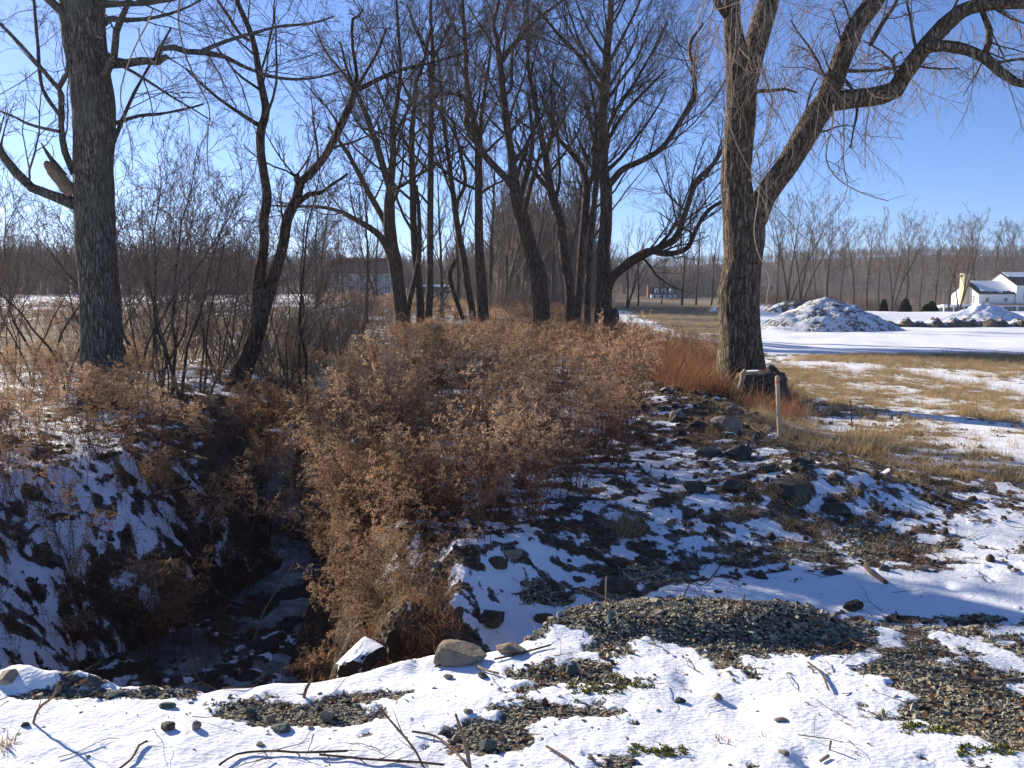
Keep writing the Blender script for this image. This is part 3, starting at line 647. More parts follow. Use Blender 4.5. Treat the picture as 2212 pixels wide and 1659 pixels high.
BT = traced_tree('big dark burled tree with two low limbs sweeping right', 32,
    [(1305, 738, 46), (1304, 700, 40), (1304, 667, 36), (1305, 599, 32), (1304, 540, 27), (1309, 480, 26), (1309, 410, 25), (1304, 376, 22), (1302, 307, 20), (1302, 239, 19), (1309, 171, 18), (1312, 102, 15), (1319, 34, 12), (1322, -60, 8), (1330, -160, 5)],
    [([(1302, 200, 9), (1290, 180, 9), (1275, 157, 9), (1247, 116, 8), (1213, 82, 7), (1176, 38, 5), (1150, 10, 4)], 0, 1, 1.1),
     ([(1306, 410, 16), (1325, 388, 15), (1346, 365, 13), (1384, 348, 12), (1425, 324, 11), (1452, 290, 10), (1487, 232, 10), (1501, 205, 9), (1497, 147, 8), (1491, 96, 6), (1520, 50, 4)], 0, -3, 1.0),
     ([(1304, 640, 26), (1322, 600, 20), (1356, 572, 18), (1391, 550, 17), (1425, 535, 15), (1460, 512, 13), (1480, 461, 12), (1504, 393, 11), (1538, 358, 9), (1566, 314, 7), (1590, 280, 5)], 0, -3.5, 1.1),
     ([(1335, 585, 14), (1360, 562, 13), (1400, 542, 13), (1430, 548, 12), (1460, 546, 11), (1487, 533, 10), (1504, 495, 9), (1528, 457, 8), (1562, 434, 6), (1600, 425, 4)], -.8, -4.5, 1.1),
     ([(1303, 300, 9), (1330, 240, 8), (1370, 180, 6), (1410, 110, 4), (1440, 50, 3)], 0, 1.5, 1.4),
     ([(1304, 320, 8), (1345, 250, 7), (1400, 190, 5), (1440, 150, 3)], 0, 3, 1.4),
     ([(1308, 150, 8), (1345, 80, 6), (1375, 20, 4), (1400, -40, 3)], 0, -1.5, 1.4)],
    GR, dens=1.9, l1=2.8, up=.11, depth=4, fac=(7, 6), rmin=.005, extra=9, seed=81, t0=.35, sides=32, extraL=5.5, amp=.018)
mb = MB(); c = P(1322, 686, 31.9); v = rng.normal(size=(3, 3))
def blobmesh(mb, c, r, seed, sub=3, amp=.18, f=1.7, chip=0.0, flat=None):
    me = bpy.data.meshes.new('t'); import bmesh
    bm = bmesh.new(); bmesh.ops.create_icosphere(bm, subdivisions=sub, radius=1.0); bm.verts.ensure_lookup_table()
    V = np.array([x.co[:] for x in bm.verts]); T = np.array([[x.index for x in f_.verts] for f_ in bm.faces]); bm.free(); bpy.data.meshes.remove(me)
    n = fbm(V[:, 0]+seed*7.7, V[:, 1]-seed*3.1, f, 4, .55, z=V[:, 2]*f+seed)
    V = V*(1+amp*n)[:, None]
    if chip:
        rg = np.random.default_rng(int(seed*13)+5)
        for _ in range(13):
            d = unit(rg.normal(size=3)); k = chip*rg.uniform(.7, 1.2); s = V@d; V = V-np.clip(s-k, 0, None)[:, None]*d
    V = V*np.asarray(r)
    mb.add(V+np.asarray(c), None, T)
blobmesh(mb, c, (.27, .25, .34), 2); o = mb.build('burl', M['bark_mid'], BT)
print('traced trees done')

# ------------------------------------------------------------------ generic bare trees, far rows
def generic_tree(name, label, cat, group, h, r, seed, stems=1, dens=1.2, spread=.45, fac=(5, 4), bark='bark_mid', twig='twig', rmin=.01, first=.3, l1=None, depth=3, crook=.05, loc=(0, 0, 0), up=.12, k1=12):
    rg = np.random.default_rng(seed); root = thing(name, label, cat, loc, group); L = np.array(loc, float)
    tr, br, tw = MB(), MB(), MB()
    for s in range(stems):
        d = np.array([rg.normal()*.08, rg.normal()*.08, 1.0]) if stems == 1 else np.array([rg.normal()*(.28 if h < 8 else .12), rg.normal()*(.28 if h < 8 else .12), 1.0])
        d = unit(d); p = L+np.array([rg.normal()*.02*stems, rg.normal()*.02*stems, -.2]); hh = h*rg.uniform(.75, 1.05) if stems > 1 else h
        rows = []
        n = 12
        for i in range(n):
            rows.append([*p, r*(1-.88*(i/(n-1))**.9)*(rg.uniform(.6, 1) if stems > 1 and i == 0 else 1)])
            d = unit(d+crook*rg.normal(size=3)*np.array([1, 1, .3])+np.array([0, 0, .06])); p = p+d*hh/(n-1)
        ln = smooth_line(rows, hh/30); bark_tube(tr, ln, 10 if r < .1 else 12, r*.03, f=4/r*.3, seed=seed)
        pp, pr = as_parent(ln, 14)
        a, ar = spawn(rg, pp, pr, k1, t0=first, t1=1, lens=(l1 or h*.34), ang=spread+.15, av=.18, up=up, wob=.09, npts=7, rr=.5, tip=.3, rmin=rmin*1.6, taper_len=.42)
        tubes(br, a, ar, 5)
        b, brd = spawn(rg, a, ar, 6, t0=.15, lr=.45, ang=spread+.1, up=up*.7, wob=.11, npts=5, rr=.55, tip=.4, rmin=rmin*1.4); tubes(tw, b, brd, 3)
        c, cr = spawn(rg, b, brd, fac[0], t0=.12, lr=.5, ang=.5, up=up*.6, wob=.12, npts=4, rr=.7, tip=.5, rmin=rmin); tubes(tw, c, cr, 3)
        if depth > 3:
            e, er = spawn(rg, c, cr, fac[1], t0=.12, lr=.55, ang=.5, up=up*.5, wob=.14, npts=3, rr=.8, tip=.6, rmin=rmin*.8); tubes(tw, e, er, 3)
    tr.build('trunk', M[bark], root); br.build('branches', M[twig], root); tag(tw.build('twigs', M[twig], root, smooth=False), kind='stuff')
    return root
def gpos(px, Y): 
    x = (px-CX)/F*Y/cp; return (float(x), float(Y), gz(x, Y)-.05)
GF_ = 'tall bare trees in the row beyond the snowy field'
protos = []
def lay(protos, specs, hbase):
    """specs: px, distance, top py, label -- the first use of a prototype moves the prototype itself"""
    used = set()
    for i, (px, Y, top, label, k) in enumerate(specs):
        g = gpos(px, Y); zt = P(px, top, Y)[2]; sc = (zt-g[2])/hbase[k]
        w = sc*random.uniform(.85, 1.1)
        if k not in used:
            o = protos[k]; used.add(k); o.location = g; o.rotation_euler = (0, 0, random.uniform(0, 6)); o.scale = (w, w, sc); o['label'] = label
        else: copy_thing(protos[k], g, random.uniform(0, 6.28), (w, w, sc), label)
pf = [generic_tree('tall_bare_tree', '', 'tree', GF_, 18, .26, 101, rmin=.013, k1=20, spread=.55, first=.32, up=.11, depth=4, fac=(6, 4), l1=5.5),
      generic_tree('tall_bare_tree', '', 'tree', GF_, 18, .19, 102, rmin=.012, k1=18, spread=.45, first=.4, up=.12, depth=4, fac=(6, 4), l1=4.6),
      generic_tree('tall_bare_tree', '', 'tree', GF_, 18, .17, 103, stems=3, rmin=.012, k1=13, spread=.42, first=.3, up=.12, depth=4, fac=(5, 4), l1=5.5),
      generic_tree('tall_bare_tree', '', 'tree', GF_, 18, .24, 104, rmin=.013, k1=20, spread=.65, first=.38, up=.09, depth=4, fac=(6, 4), l1=6)]
lay(pf, [(1668, 118, 455, 'bare tree just right of the great forked trunk, leftmost of the row', 1), (1695, 112, 428, 'dense many-stemmed bare tree with the tallest rounded top left of the snowy pile', 2),
    (1722, 116, 440, 'many-stemmed bare tree leaning over the brushy bank left of the snowy pile', 2), (1757, 130, 462, 'slender bare tree above the left slope of the large snowy pile', 1),
    (1782, 120, 462, 'bare tree with leaning trunk rising behind the top of the large snowy pile', 0), (1812, 132, 470, 'thin bare tree behind the right shoulder of the large snowy pile', 1),
    (1838, 122, 455, 'tall bare tree with broad round crown right of the large pile top', 3), (1866, 128, 468, 'pale leaning bare tree left of the small round evergreen', 0),
    (1895, 140, 478, 'thin bare tree directly behind the leftmost small evergreen', 1), (1918, 126, 466, 'pair-stemmed bare tree between the two round evergreens', 2),
    (1946, 130, 462, 'full-crowned bare tree behind the middle round evergreen', 0), (1983, 150, 486, 'small-crowned bare tree with gap of sky on both sides', 1),
    (2016, 140, 476, 'slim bare tree left of the stone chimney', 1), (2040, 130, 466, 'dense dark bare tree just left of the stone chimney', 3), (2062, 128, 468, 'dense bare tree directly behind the stone chimney', 2),
    (2098, 250, 462, 'bare tree rising behind the low wing roof of the white house', 0), (2128, 245, 470, 'thin bare tree between the chimney and the high gable', 1),
    (2152, 250, 468, 'bare tree directly behind the high gable peak', 3), (2180, 255, 470, 'bare tree rising over the ridge of the main roof', 0), (2208, 250, 474, 'bare tree over the white house at the right edge of the picture', 2)],
    [20.5, 20, 18.5, 20.5])
pm = [generic_tree('background_tree', '', 'tree', 'bare trees receding along the row', 14, .22, 111, rmin=.013, k1=15, spread=.42, first=.22, up=.14, fac=(6, 4), twig='twig'),
      generic_tree('background_tree', '', 'tree', 'bare trees receding along the row', 14, .17, 112, rmin=.012, k1=14, spread=.38, first=.2, up=.14, fac=(6, 4), twig='twig'),
      generic_tree('background_tree', '', 'tree', 'bare trees receding along the row', 14, .20, 113, stems=2, rmin=.013, k1=11, spread=.45, first=.2, up=.14, fac=(6, 4), twig='twig_pale')]
lay(pm, [(1062, 62, 300, 'bare tree in the row behind, seen right of the bent dark tree', 0), (1088, 75, 330, 'brown twiggy tree half hidden left of the thick centre tree', 2), (1112, 95, 350, 'twiggy far tree directly left of the centre trunk', 2),
    (1135, 70, 290, 'background tree whose crown shows in the fork of the centre tree', 1), (1150, 115, 355, 'farthest twiggy tree behind the centre trunk', 2), (1195, 80, 320, 'background tree between the centre trunk and the leaning brown tree', 0),
    (1212, 58, 250, 'slim background tree right behind the leaning brown bole', 1), (1232, 100, 350, 'low twiggy tree far behind the leaning brown tree', 2), (1256, 85, 330, 'background tree showing between the two close upright trees', 0),
    (1288, 70, 310, 'background tree directly behind the burled tree', 1), (985, 58, 280, 'background tree between the pole-straight tree and the crooked leaning one', 1), (955, 66, 330, 'twiggy background tree right of the pole-straight tree', 0),
    (820, 90, 430, 'small spreading tree in front of the red-roofed farmhouse', 2), (795, 48, 380, 'slanting bare tree whose bole crosses the farmhouse front', 0), (1352, 120, 480, 'low twiggy tree right of the burled trunk', 2), (1376, 150, 500, 'small far tree left of the little white cottage', 0),
    (1470, 165, 470, 'bare tree standing right of the little white cottage', 0), (1500, 170, 455, 'tall slim tree midway between the cottage and the great forked tree', 1), (1532, 160, 480, 'far bare tree close left of the great forked tree', 1), (1425, 175, 510, 'thin tree rising behind the little white cottage', 1),
    (690, 75, 400, 'bare tree beside the left end of the red-roofed farmhouse', 2), (745, 110, 440, 'bare tree before the farmhouse chimney', 1)],
    [14.2, 14.2, 13])

# ------------------------------------------------------------------ saplings and shrubs of the thicket
GS = 'saplings and brush along the left bank'
psh = [generic_tree('sapling', '', 'sapling', GS, 5.5, .034, 121, stems=3, rmin=.0042, k1=13, spread=.6, first=.32, up=.03, fac=(5, 4), bark='bark_sap', twig='twig_pale', l1=1.7, crook=.15),
       generic_tree('sapling', '', 'sapling', GS, 5.5, .045, 122, stems=2, rmin=.0042, k1=14, spread=.6, first=.35, up=.04, fac=(5, 4), bark='bark_sap', twig='twig', l1=1.9, crook=.16),
       generic_tree('sapling', '', 'sapling', GS, 5.5, .022, 123, stems=5, rmin=.0038, k1=9, spread=.6, first=.3, up=.03, fac=(5, 4), bark='bark_sap', twig='twig_pale', l1=1.5, crook=.15)]
sap = [(285, 14.5, 300, 'tangled sapling clump immediately right of the huge left trunk', 0), (318, 15.5, 380, 'three-stemmed sapling second from the huge left trunk', 0), (345, 13.2, 420, 'low many-stemmed brush in front of the left saplings', 2), (372, 14.8, 330, 'twin-stemmed sapling with crossing stems left of the thick thicket stem', 1),
   (400, 14.0, 350, 'thickest sapling stem in the snow midway between huge trunk and slim dark tree', 1), (432, 15.5, 400, 'sapling clump just right of the thickest thicket stem', 0), (470, 17, 430, 'spindly sapling behind the snowy bank ledge', 2), (505, 18.5, 440, 'sapling leaning beside the foot of the slim dark tree', 0),
   (625, 19.5, 450, 'brushy clump right of the leaning twin trunk', 2), (668, 17.0, 330, 'slender curved sapling rising from the ditch edge left of the brown weeds', 1), (700, 24, 470, 'brush clump between the curved sapling and the weeds', 2), (740, 28, 500, 'thicket clump in front of the farmhouse wall', 2),
   (30, 17, 480, 'thin stems at the far left edge before the stubble field', 2), (70, 16, 470, 'leaning thin stems left of the huge trunk', 0), (110, 18, 420, 'sapling crossing behind the left limb of the huge trunk', 1), (145, 15, 400, 'sapling pressed against the left side of the huge trunk', 0), (-10, 14.5, 430, 'half-hidden brush at the left edge of the picture', 2),
   (590, 26, 470, 'far thicket clump seen between the twin trunks', 0), (535, 27, 480, 'far thicket clump left of the slim dark tree', 2), (780, 34, 520, 'low brush in the russet grass before the farmhouse porch', 2), (355, 22, 440, 'farther sapling clump behind the left thicket', 1), (250, 22, 430, 'farther brush seen right of the huge left trunk', 0)]
lay(psh, [(a, b, c, d, k) for a, b, c, d, k in sap], [4.8, 5.0, 4.6])
print('generic trees done')

# ------------------------------------------------------------------ vines hanging from the great trees
def strand(px, py, Y, L, rg, r=.008, curl=.10):
    p = P(px, py, Y); d = unit(np.array([rg.normal()*.25, rg.normal()*.25, -1.0])); out = [p]; n = max(5, int(L/.14)); c = rg.normal(size=3)*.8
    for i in range(n):
        if rg.random() < .22: c = rg.normal(size=3)*np.array([1, 1, .25])
        d = unit(d+curl*1.5*c+np.array([0, 0, -.085])); p = p+d*L/n; out.append(p)
    out = np.array(out); return smooth_line(np.hstack([out, (r*np.linspace(1, .45, len(out)))[:, None]]), .05)
def vine(label, px, py, Y, L, seed, r=.010, side=True):
    rg = np.random.default_rng(seed); ln = strand(px, py, Y, L, rg, r); root = thing('hanging_vine', label, 'vine', ln[0, :3], 'vines hanging from the great trees')
    mb = MB(); bark_tube(mb, ln, 7, .0015, f=40, seed=seed); mb.build('stem', M['vine'], root)
    if side:
        t = MB(); pp, pr = as_parent(ln, 12); a, ar = spawn(rg, pp, pr, 9, lens=.45, ang=.7, up=-.12, wob=.18, npts=5, rr=.6, rmin=.003); tubes(t, a, ar, 3)
        b, brd = spawn(rg, a, ar, 3, lr=.5, ang=.6, up=-.1, wob=.2, npts=4, rr=.7, rmin=.002); tubes(t, b, brd, 3); t.build('side_shoots', M['twig_pale'], root)
for i, v in enumerate([('pale vine hugging the front of the great forked trunk down to a hook', 1590, 60, 13.55, 4.2, .011), ('vine strand dangling beside the fork of the great right tree', 1640, 120, 13.6, 3.6, .011),
    ('long loose vine ending low on the great right trunk in an upturned tip', 1634, 330, 13.5, 3.0, .011), ('double vine hanging under the middle of the arching limb', 1826, 200, 12.9, 2.0, .010), ('vine with dead dark leaves hanging before the far trees under the arching limb', 1800, 225, 12.8, 1.9, .014),
    ('vine hanging alone under the elbow of the arching limb', 1885, 200, 12.8, 1.4, .010), ('branched vine dangling against open sky at right', 2100, 105, 12.4, 1.35, .009), ('last thin vine hanging nearest the right edge of the picture', 2165, 140, 12.3, 1.3, .007),
    ('vine hanging left of the great forked tree in front of the burled tree limbs', 1520, 0, 13.7, 3.2, .010), ('second vine left of the great forked tree, closest to its trunk', 1545, 0, 13.6, 2.6, .009),
    ('long sinuous vine hanging right of the huge left trunk', 388, 0, 12.6, 2.6, .014), ('shorter vine hooked over the huge tree limb at left', 330, 20, 12.5, 2.4, .012), ('thin vine nearest the huge left trunk', 300, 60, 12.5, 2.6, .009)]):
    vine(v[0], v[1], v[2], v[3], v[4], 200+i, v[5])
rg = np.random.default_rng(77); mb = MB()
lim = [(1520, -20, 1900, -60, 120), (1600, 100, 1700, 160, 60), (1660, 330, 1790, 200, 36), (1790, 190, 1950, 170, 44), (1940, 140, 2060, 60, 30), (1700, 100, 1900, 40, 60), (2040, 60, 2220, 40, 34), (1505, 20, 1560, 60, 26)]
for x0, y0, x1, y1, n in lim:
    for _ in range(int(n*.62)):
        t = rg.random(); ln = strand(x0+(x1-x0)*t, y0+(y1-y0)*t+rg.normal()*8, 13.6+rg.normal()*.8, rg.uniform(.5, 2.3)*(1.35 if y0 < 50 else .7), rg, rg.uniform(.0025, .006), .16)
        pp, pr = as_parent(ln, 9); tubes(mb, pp, pr, 3)
        a, ar = spawn(rg, pp, pr, 5, lens=.5, ang=.7, up=-.15, wob=.25, npts=5, rr=.6, rmin=.0022); tubes(mb, a, ar, 3)
tag(mb.build('vine_tangle', M['twig_pale'], None, smooth=False), 'tangle of thin pale vine shoots drooping from the great forked tree', 'vines', kind='stuff')

# ------------------------------------------------------------------ instanced ground stuff
def scatter(name, meshes, pts, rot, scl, label, cat, seed=0):
    col = bpy.data.collections.new(name+'_sources')
    for i, me in enumerate(meshes): col.objects.link(bpy.data.objects.new('%s_source_%d' % (name, i), me))
    pm_ = bpy.data.meshes.new(name); pts = np.asarray(pts, np.float32); n = len(pts)
    pm_.vertices.add(n); pm_.vertices.foreach_set('co', pts.ravel())
    a = pm_.attributes.new('rot', 'FLOAT_VECTOR', 'POINT'); a.data.foreach_set('vector', np.asarray(rot, np.float32).ravel())
    a = pm_.attributes.new('scl', 'FLOAT_VECTOR', 'POINT'); sc = np.asarray(scl, np.float32); sc = np.repeat(sc[:, None], 3, 1) if sc.ndim == 1 else sc; a.data.foreach_set('vector', sc.astype(np.float32).ravel())
    a = pm_.attributes.new('pick', 'INT', 'POINT'); a.data.foreach_set('value', np.random.default_rng(seed).integers(0, len(meshes), n).astype(np.int32))
    o = bpy.data.objects.new(name, pm_); COL.objects.link(o)
    ng = bpy.data.node_groups.new(name, 'GeometryNodeTree'); ng.interface.new_socket('Geometry', in_out='INPUT', socket_type='NodeSocketGeometry'); ng.interface.new_socket('Geometry', in_out='OUTPUT', socket_type='NodeSocketGeometry')
    gi = ng.nodes.new('NodeGroupInput'); go = ng.nodes.new('NodeGroupOutput'); ip = ng.nodes.new('GeometryNodeInstanceOnPoints'); ci = ng.nodes.new('GeometryNodeCollectionInfo')
    ci.inputs[0].default_value = col; ci.inputs[1].default_value = True; ci.inputs[2].default_value = True
    def na(nm, ty):
        x = ng.nodes.new('GeometryNodeInputNamedAttribute'); x.data_type = ty; x.inputs[0].default_value = nm; return x.outputs[0]
    ip.inputs['Pick Instance'].default_value = True
    L = ng.links.new; L(gi.outputs[0], ip.inputs['Points']); L(ci.outputs[0], ip.inputs['Instance']); L(na('pick', 'INT'), ip.inputs['Instance Index'])
    e2r = ng.nodes.new('FunctionNodeEulerToRotation'); L(na('rot', 'FLOAT_VECTOR'), e2r.inputs[0]); L(e2r.outputs[0], ip.inputs['Rotation'])
    L(na('scl', 'FLOAT_VECTOR'), ip.inputs['Scale']); L(ip.outputs[0], go.inputs[0])
    md = o.modifiers.new('scatter', 'NODES'); md.node_group = ng
    tag(o, label, cat, kind='stuff'); return o
def in_poly(x, y, poly):
    c = np.zeros(x.shape, bool); n = len(poly)
    for i in range(n):
        x0, y0 = poly[i]; x1, y1 = poly[(i+1) % n]
        m = ((y0 > y) != (y1 > y)) & (x < (x1-x0)*(y-y0)/(y1-y0+1e-12)+x0); c ^= m
    return c
def sample(pxpoly, n, rg, z=0.0, bias=0.0):
    """points on the ground inside an outline; bias>0 thins them with distance"""
    poly = np.array([list(W(a, b, z)[:2]) for a, b in pxpoly]); lo, hi = poly.min(0), poly.max(0); X, Y = [], []
    tot = 0
    while tot < n:
        x = rg.uniform(lo[0], hi[0], n*3); y = rg.uniform(lo[1], hi[1], n*3); m = in_poly(x, y, poly)
        if bias: m &= rg.random(len(x)) < (lo[1]/y)**bias
        X.append(x[m]); Y.append(y[m]); tot += m.sum()
    return np.concatenate(X)[:n], np.concatenate(Y)[:n]

# --- weeds: stems with withered leaves and arching plumes
def weed_mesh(seed, h=1.2, plume=True, leafy=1.0):
    rg = np.random.default_rng(seed); st, lf, pl = MB(), MB(), MB()
    for s in range(rg.integers(3, 6)):
        d = unit(np.array([rg.normal()*.22, rg.normal()*.22, 1])); p = np.array([rg.normal()*.04, rg.normal()*.04, -.05]); hh = h*rg.uniform(.7, 1.1); out = [p]; n = 9
        bend = rg.normal(size=3)*np.array([.07, .07, 0])
        for i in range(n): d = unit(d+bend*(i/n)+rg.normal(size=3)*.03); p = p+d*hh/n; out.append(p)
        pts = np.array(out)[None]; rad = np.linspace(.0048, .0018, n+1)[None]; tubes(st, pts, rad, 3)
        tw_, twr = spawn(rg, pts, rad, 5, t0=.25, t1=.8, lens=.22, ang=.6, up=.03, wob=.12, npts=4, rr=.6, rmin=.0011); tubes(st, tw_, twr, 3)
        # leaves: hanging narrow curled strips
        k = int(15*leafy); a, ar = spawn(rg, pts, rad, k, t0=.12, t1=.92, lens=.075, lv=.5, ang=1.3, up=-.35, wob=.30, npts=4, rmin=.001, taper_len=.2)
        w = rg.uniform(.003, .0085, (k, 1, 1)); sd = unit(rg.normal(size=(k, 1, 3)))*w*np.array([.4, 1, .8, .1])[None, :, None]
        V = np.stack([a-sd, a+sd], 2); idx = np.arange(k*8).reshape(k, 4, 2); q = np.stack([idx[:, :-1, 0], idx[:, :-1, 1], idx[:, 1:, 1], idx[:, 1:, 0]], -1).reshape(-1, 4); lf.add(V, q)
        if plume:
            k = 11; b, br = spawn(rg, pts, rad, k, t0=.66, t1=1.0, lens=.25, lv=.3, ang=.85, av=.3, up=-.14, wob=.15, npts=6, rr=.5, rmin=.0009, taper_len=.55); tubes(st, b, br, 3)
            c, cr = spawn(rg, b, br, 18, t0=.12, t1=1.0, lens=.024, lv=.5, ang=1.2, up=.18, wob=.2, npts=2, rmin=.001, taper_len=.2); m_ = len(c)
            sd = unit(rg.normal(size=(m_, 3)))*rg.uniform(.0035, .008, (m_, 1)); tip = c[:, 1]
            V = np.stack([c[:, 0]-sd*.3, c[:, 0]+sd*.3, tip+sd, tip-sd], 1); idx = np.arange(m_*4).reshape(m_, 4); pl.add(V, idx)
        else:
            k = 7; b, br = spawn(rg, pts, rad, k, t0=.4, t1=1.0, lens=.24, ang=.6, up=.03, wob=.12, npts=4, rr=.6, rmin=.0009); tubes(st, b, br, 3)
    me = MB(); ms = []; mi = []
    for j, x in enumerate((st, lf, pl)):
        if not x.v: continue
        V = np.concatenate(x.v); Q = np.concatenate(x.q); me.add(V, Q); mi += [j]*len(Q)
    m = me.mesh('weed', [M['weed_stem'], M['weed_leaf'], M['plume']], smooth=False); m.polygons.foreach_set('material_index', np.array(mi, np.int32)); return m
weeds = [weed_mesh(300+i, 1.15) for i in range(8)]
bare_weeds = [weed_mesh(330+i, 1.05, False, 1.3) for i in range(5)]
rg = np.random.default_rng(9)
def put(name, meshes, x, y, smin, smax, label, cat, tilt=.12, zoff=0.0, seed=0, hs=None):
    z = HG(x, y)+zoff; n = len(x); r = np.stack([rg.normal(size=n)*tilt, rg.normal(size=n)*tilt, rg.uniform(0, 6.28, n)], 1)
    s = rg.uniform(smin, smax, n)*(hs if hs is not None else 1)
    return scatter(name, meshes, np.stack([x, y, z], 1), r, s, label, cat, seed)
mound = [(790, 1120), (900, 1150), (1000, 1165), (1120, 1155), (1240, 1110), (1330, 1040), (1390, 950), (1400, 870), (1450, 830), (1560, 815), (1560, 765), (1440, 745), (1330, 735), (1180, 715), (1000, 712), (860, 722), (770, 770), (730, 840), (700, 930), (690, 1020), (720, 1080)]
x, y = sample(mound, 2300, rg, bias=.75); k_ = fbm(x, y, 1.0, 3)+.08*ss(14, 8, y) > .03; x, y = x[k_], y[k_]
hs = (.55+.5*ss(-.3, .3, fbm(x, y, 1.1, 3)))*(1-.25*ss(10, 24, y)); put('weed_patch', weeds, x, y, .55, 1.08, 'dense russet dry weeds with arching seed plumes covering the middle mound', 'weeds', hs=hs)
x, y = sample(mound, 700, rg, bias=.9); put('bare_stem_weeds', bare_weeds, x, y, .5, .95, 'leafless brown stems among the dry weeds of the middle mound', 'weeds')
lb = [(-260, 1010), (-200, 830), (120, 800), (300, 812), (470, 880), (520, 960), (500, 1040), (380, 1075), (150, 1065), (0, 1085)]
x, y = sample(lb, 560, rg, bias=.6); k_ = fbm(x, y, .8, 3) > -.02; x, y = x[k_], y[k_]; put('bank_weeds', weeds, x, y, .45, .85, 'dry weeds and plumes on the left bank around the huge trunk', 'weeds')
x, y = sample([(540, 1030), (490, 940), (520, 880), (690, 850), (730, 980), (690, 1060)], 190, rg, z=-.3); put('ditch_weeds', weeds+bare_weeds, x, y, .35, .75, 'tangled dark weeds choking the bend of the ditch', 'weeds', tilt=.35)
x, y = sample([(-50, 1400), (-50, 1080), (250, 1080), (520, 1060), (560, 1180), (440, 1300), (250, 1420)], 150, rg, z=-.6); put('gully_stems', bare_weeds, x, y, .2, .5, 'short dead stems on the snowy left side of the ditch', 'weeds')
x, y = sample([(760, 1250), (720, 1150), (780, 1110), (900, 1150), (1000, 1180), (920, 1270), (830, 1320)], 110, rg, z=-.25); put('hanging_weeds', weeds, x, y, .35, .6, 'matted russet weeds hanging over the cut bank beside the ditch', 'weeds', tilt=.7)
x, y = sample([(-300, 780), (-300, 690), (300, 700), (700, 700), (860, 712), (760, 790), (640, 800), (450, 800), (100, 800)], 700, rg, bias=.2); put('far_bank_weeds', weeds+bare_weeds, x, y, .6, 1.15, 'brown weeds and brush under the left thicket', 'weeds', hs=ss(.35, -.25, fbm(x, y, .3, 2))*.6+.4)
x, y = sample([(700, 700), (700, 668), (1300, 668), (1300, 712), (1000, 715), (850, 712)], 900, rg, bias=.0); put('far_row_weeds', weeds, x, y, .8, 1.3, 'russet weeds between the trunks of the tree row', 'weeds')

# --- grass tufts
def tuft_mesh(seed, m, h=.25, n=34, spread=.12, lean=.45):
    rg = np.random.default_rng(seed); mb = MB(); b = np.stack([rg.normal(size=n)*spread, rg.normal(size=n)*spread, np.full(n, -.02)], 1)
    d = unit(np.stack([rg.normal(size=n)*lean, rg.normal(size=n)*lean, np.ones(n)], 1)); out = [b]; p = b; L = h*rg.uniform(.5, 1.2, (n, 1))
    g = unit(rg.normal(size=(n, 3))*np.array([1, 1, 0]))
    for i in range(3): d = unit(d+.28*g+np.array([0, 0, -.16])); p = p+d*L/3; out.append(p)
    a = np.stack(out, 1); sd = unit(np.cross(d, np.array([0, 0, 1.])))[:, None]*rg.uniform(.0014, .0034, (n, 1, 1))*np.array([1, 1, .8, .2])[None, :, None]
    V = np.stack([a-sd, a+sd], 2); idx = np.arange(n*8).reshape(n, 4, 2); q = np.stack([idx[:, :-1, 0], idx[:, :-1, 1], idx[:, 1:, 1], idx[:, 1:, 0]], -1).reshape(-1, 4); mb.add(V, q)
    return mb.mesh('tuft', M[m], smooth=False)
tufts = [tuft_mesh(400+i, 'grass', .17+.03*i) for i in range(5)]; rtufts = [tuft_mesh(420+i, 'redgrass', .5, 40, .18, .22) for i in range(4)]
def filt(x, y, lo=-9, hi=.06, g=None):
    v = cover(x, y)[0]; m = (v > lo) & (v < hi); return x[m], y[m]
x, y = sample([(1640, 960), (1620, 880), (1700, 770), (2260, 765), (2300, 1010), (2260, 1060), (1900, 1020), (1750, 985)], 12000, rg, bias=.4); k_ = rg.random(len(x)) < .08; v_ = cover(x, y)[0]; k_ |= (v_ < -.02-.12*rg.random(len(x))); x, y = x[k_], y[k_]
put('dry_grass', tufts, x, y, .22, .66, 'straw coloured dry grass poking through the snow of the right field', 'grass', tilt=.2)
x, y = sample([(1320, 770), (1320, 662), (1560, 660), (1700, 740), (1700, 800), (1480, 800)], 3800, rg, bias=.2); x, y = filt(x, y, hi=.0); put('field_grass', tufts, x, y, .5, 1.0, 'tan mown grass of the field behind the burled tree', 'grass', tilt=.2)
x, y = sample([(1390, 860), (1390, 770), (1450, 752), (1580, 765), (1575, 870), (1500, 900)], 700, rg); put('russet_grass', rtufts, x, y, .7, 1.2, 'upright russet grass left of the great forked trunk', 'grass', tilt=.1)
x, y = sample([(-300, 760), (-300, 650), (850, 650), (860, 712), (500, 740)], 2600, rg, bias=.3); put('left_field_grass', rtufts, x, y, .8, 1.5, 'tall tawny grass at the edge of the left field', 'grass', tilt=.15)
x, y = sample([(1500, 1180), (1400, 1080), (1500, 960), (1700, 940), (2250, 1010), (2400, 1200), (1900, 1230)], 1500, rg); x, y = filt(x, y, hi=-.12); put('low_sprigs', tufts, x, y, .15, .45, 'low withered grass sprigs among the stones and snow', 'grass', tilt=.5)
x, y = sample([(1590, 900), (1560, 860), (1700, 850), (1760, 905), (1700, 930)], 150, rg); put('stump_grass', tufts+rtufts, x, y, .5, .9, 'tawny grass ringing the stump and great right trunk', 'grass', tilt=.3)

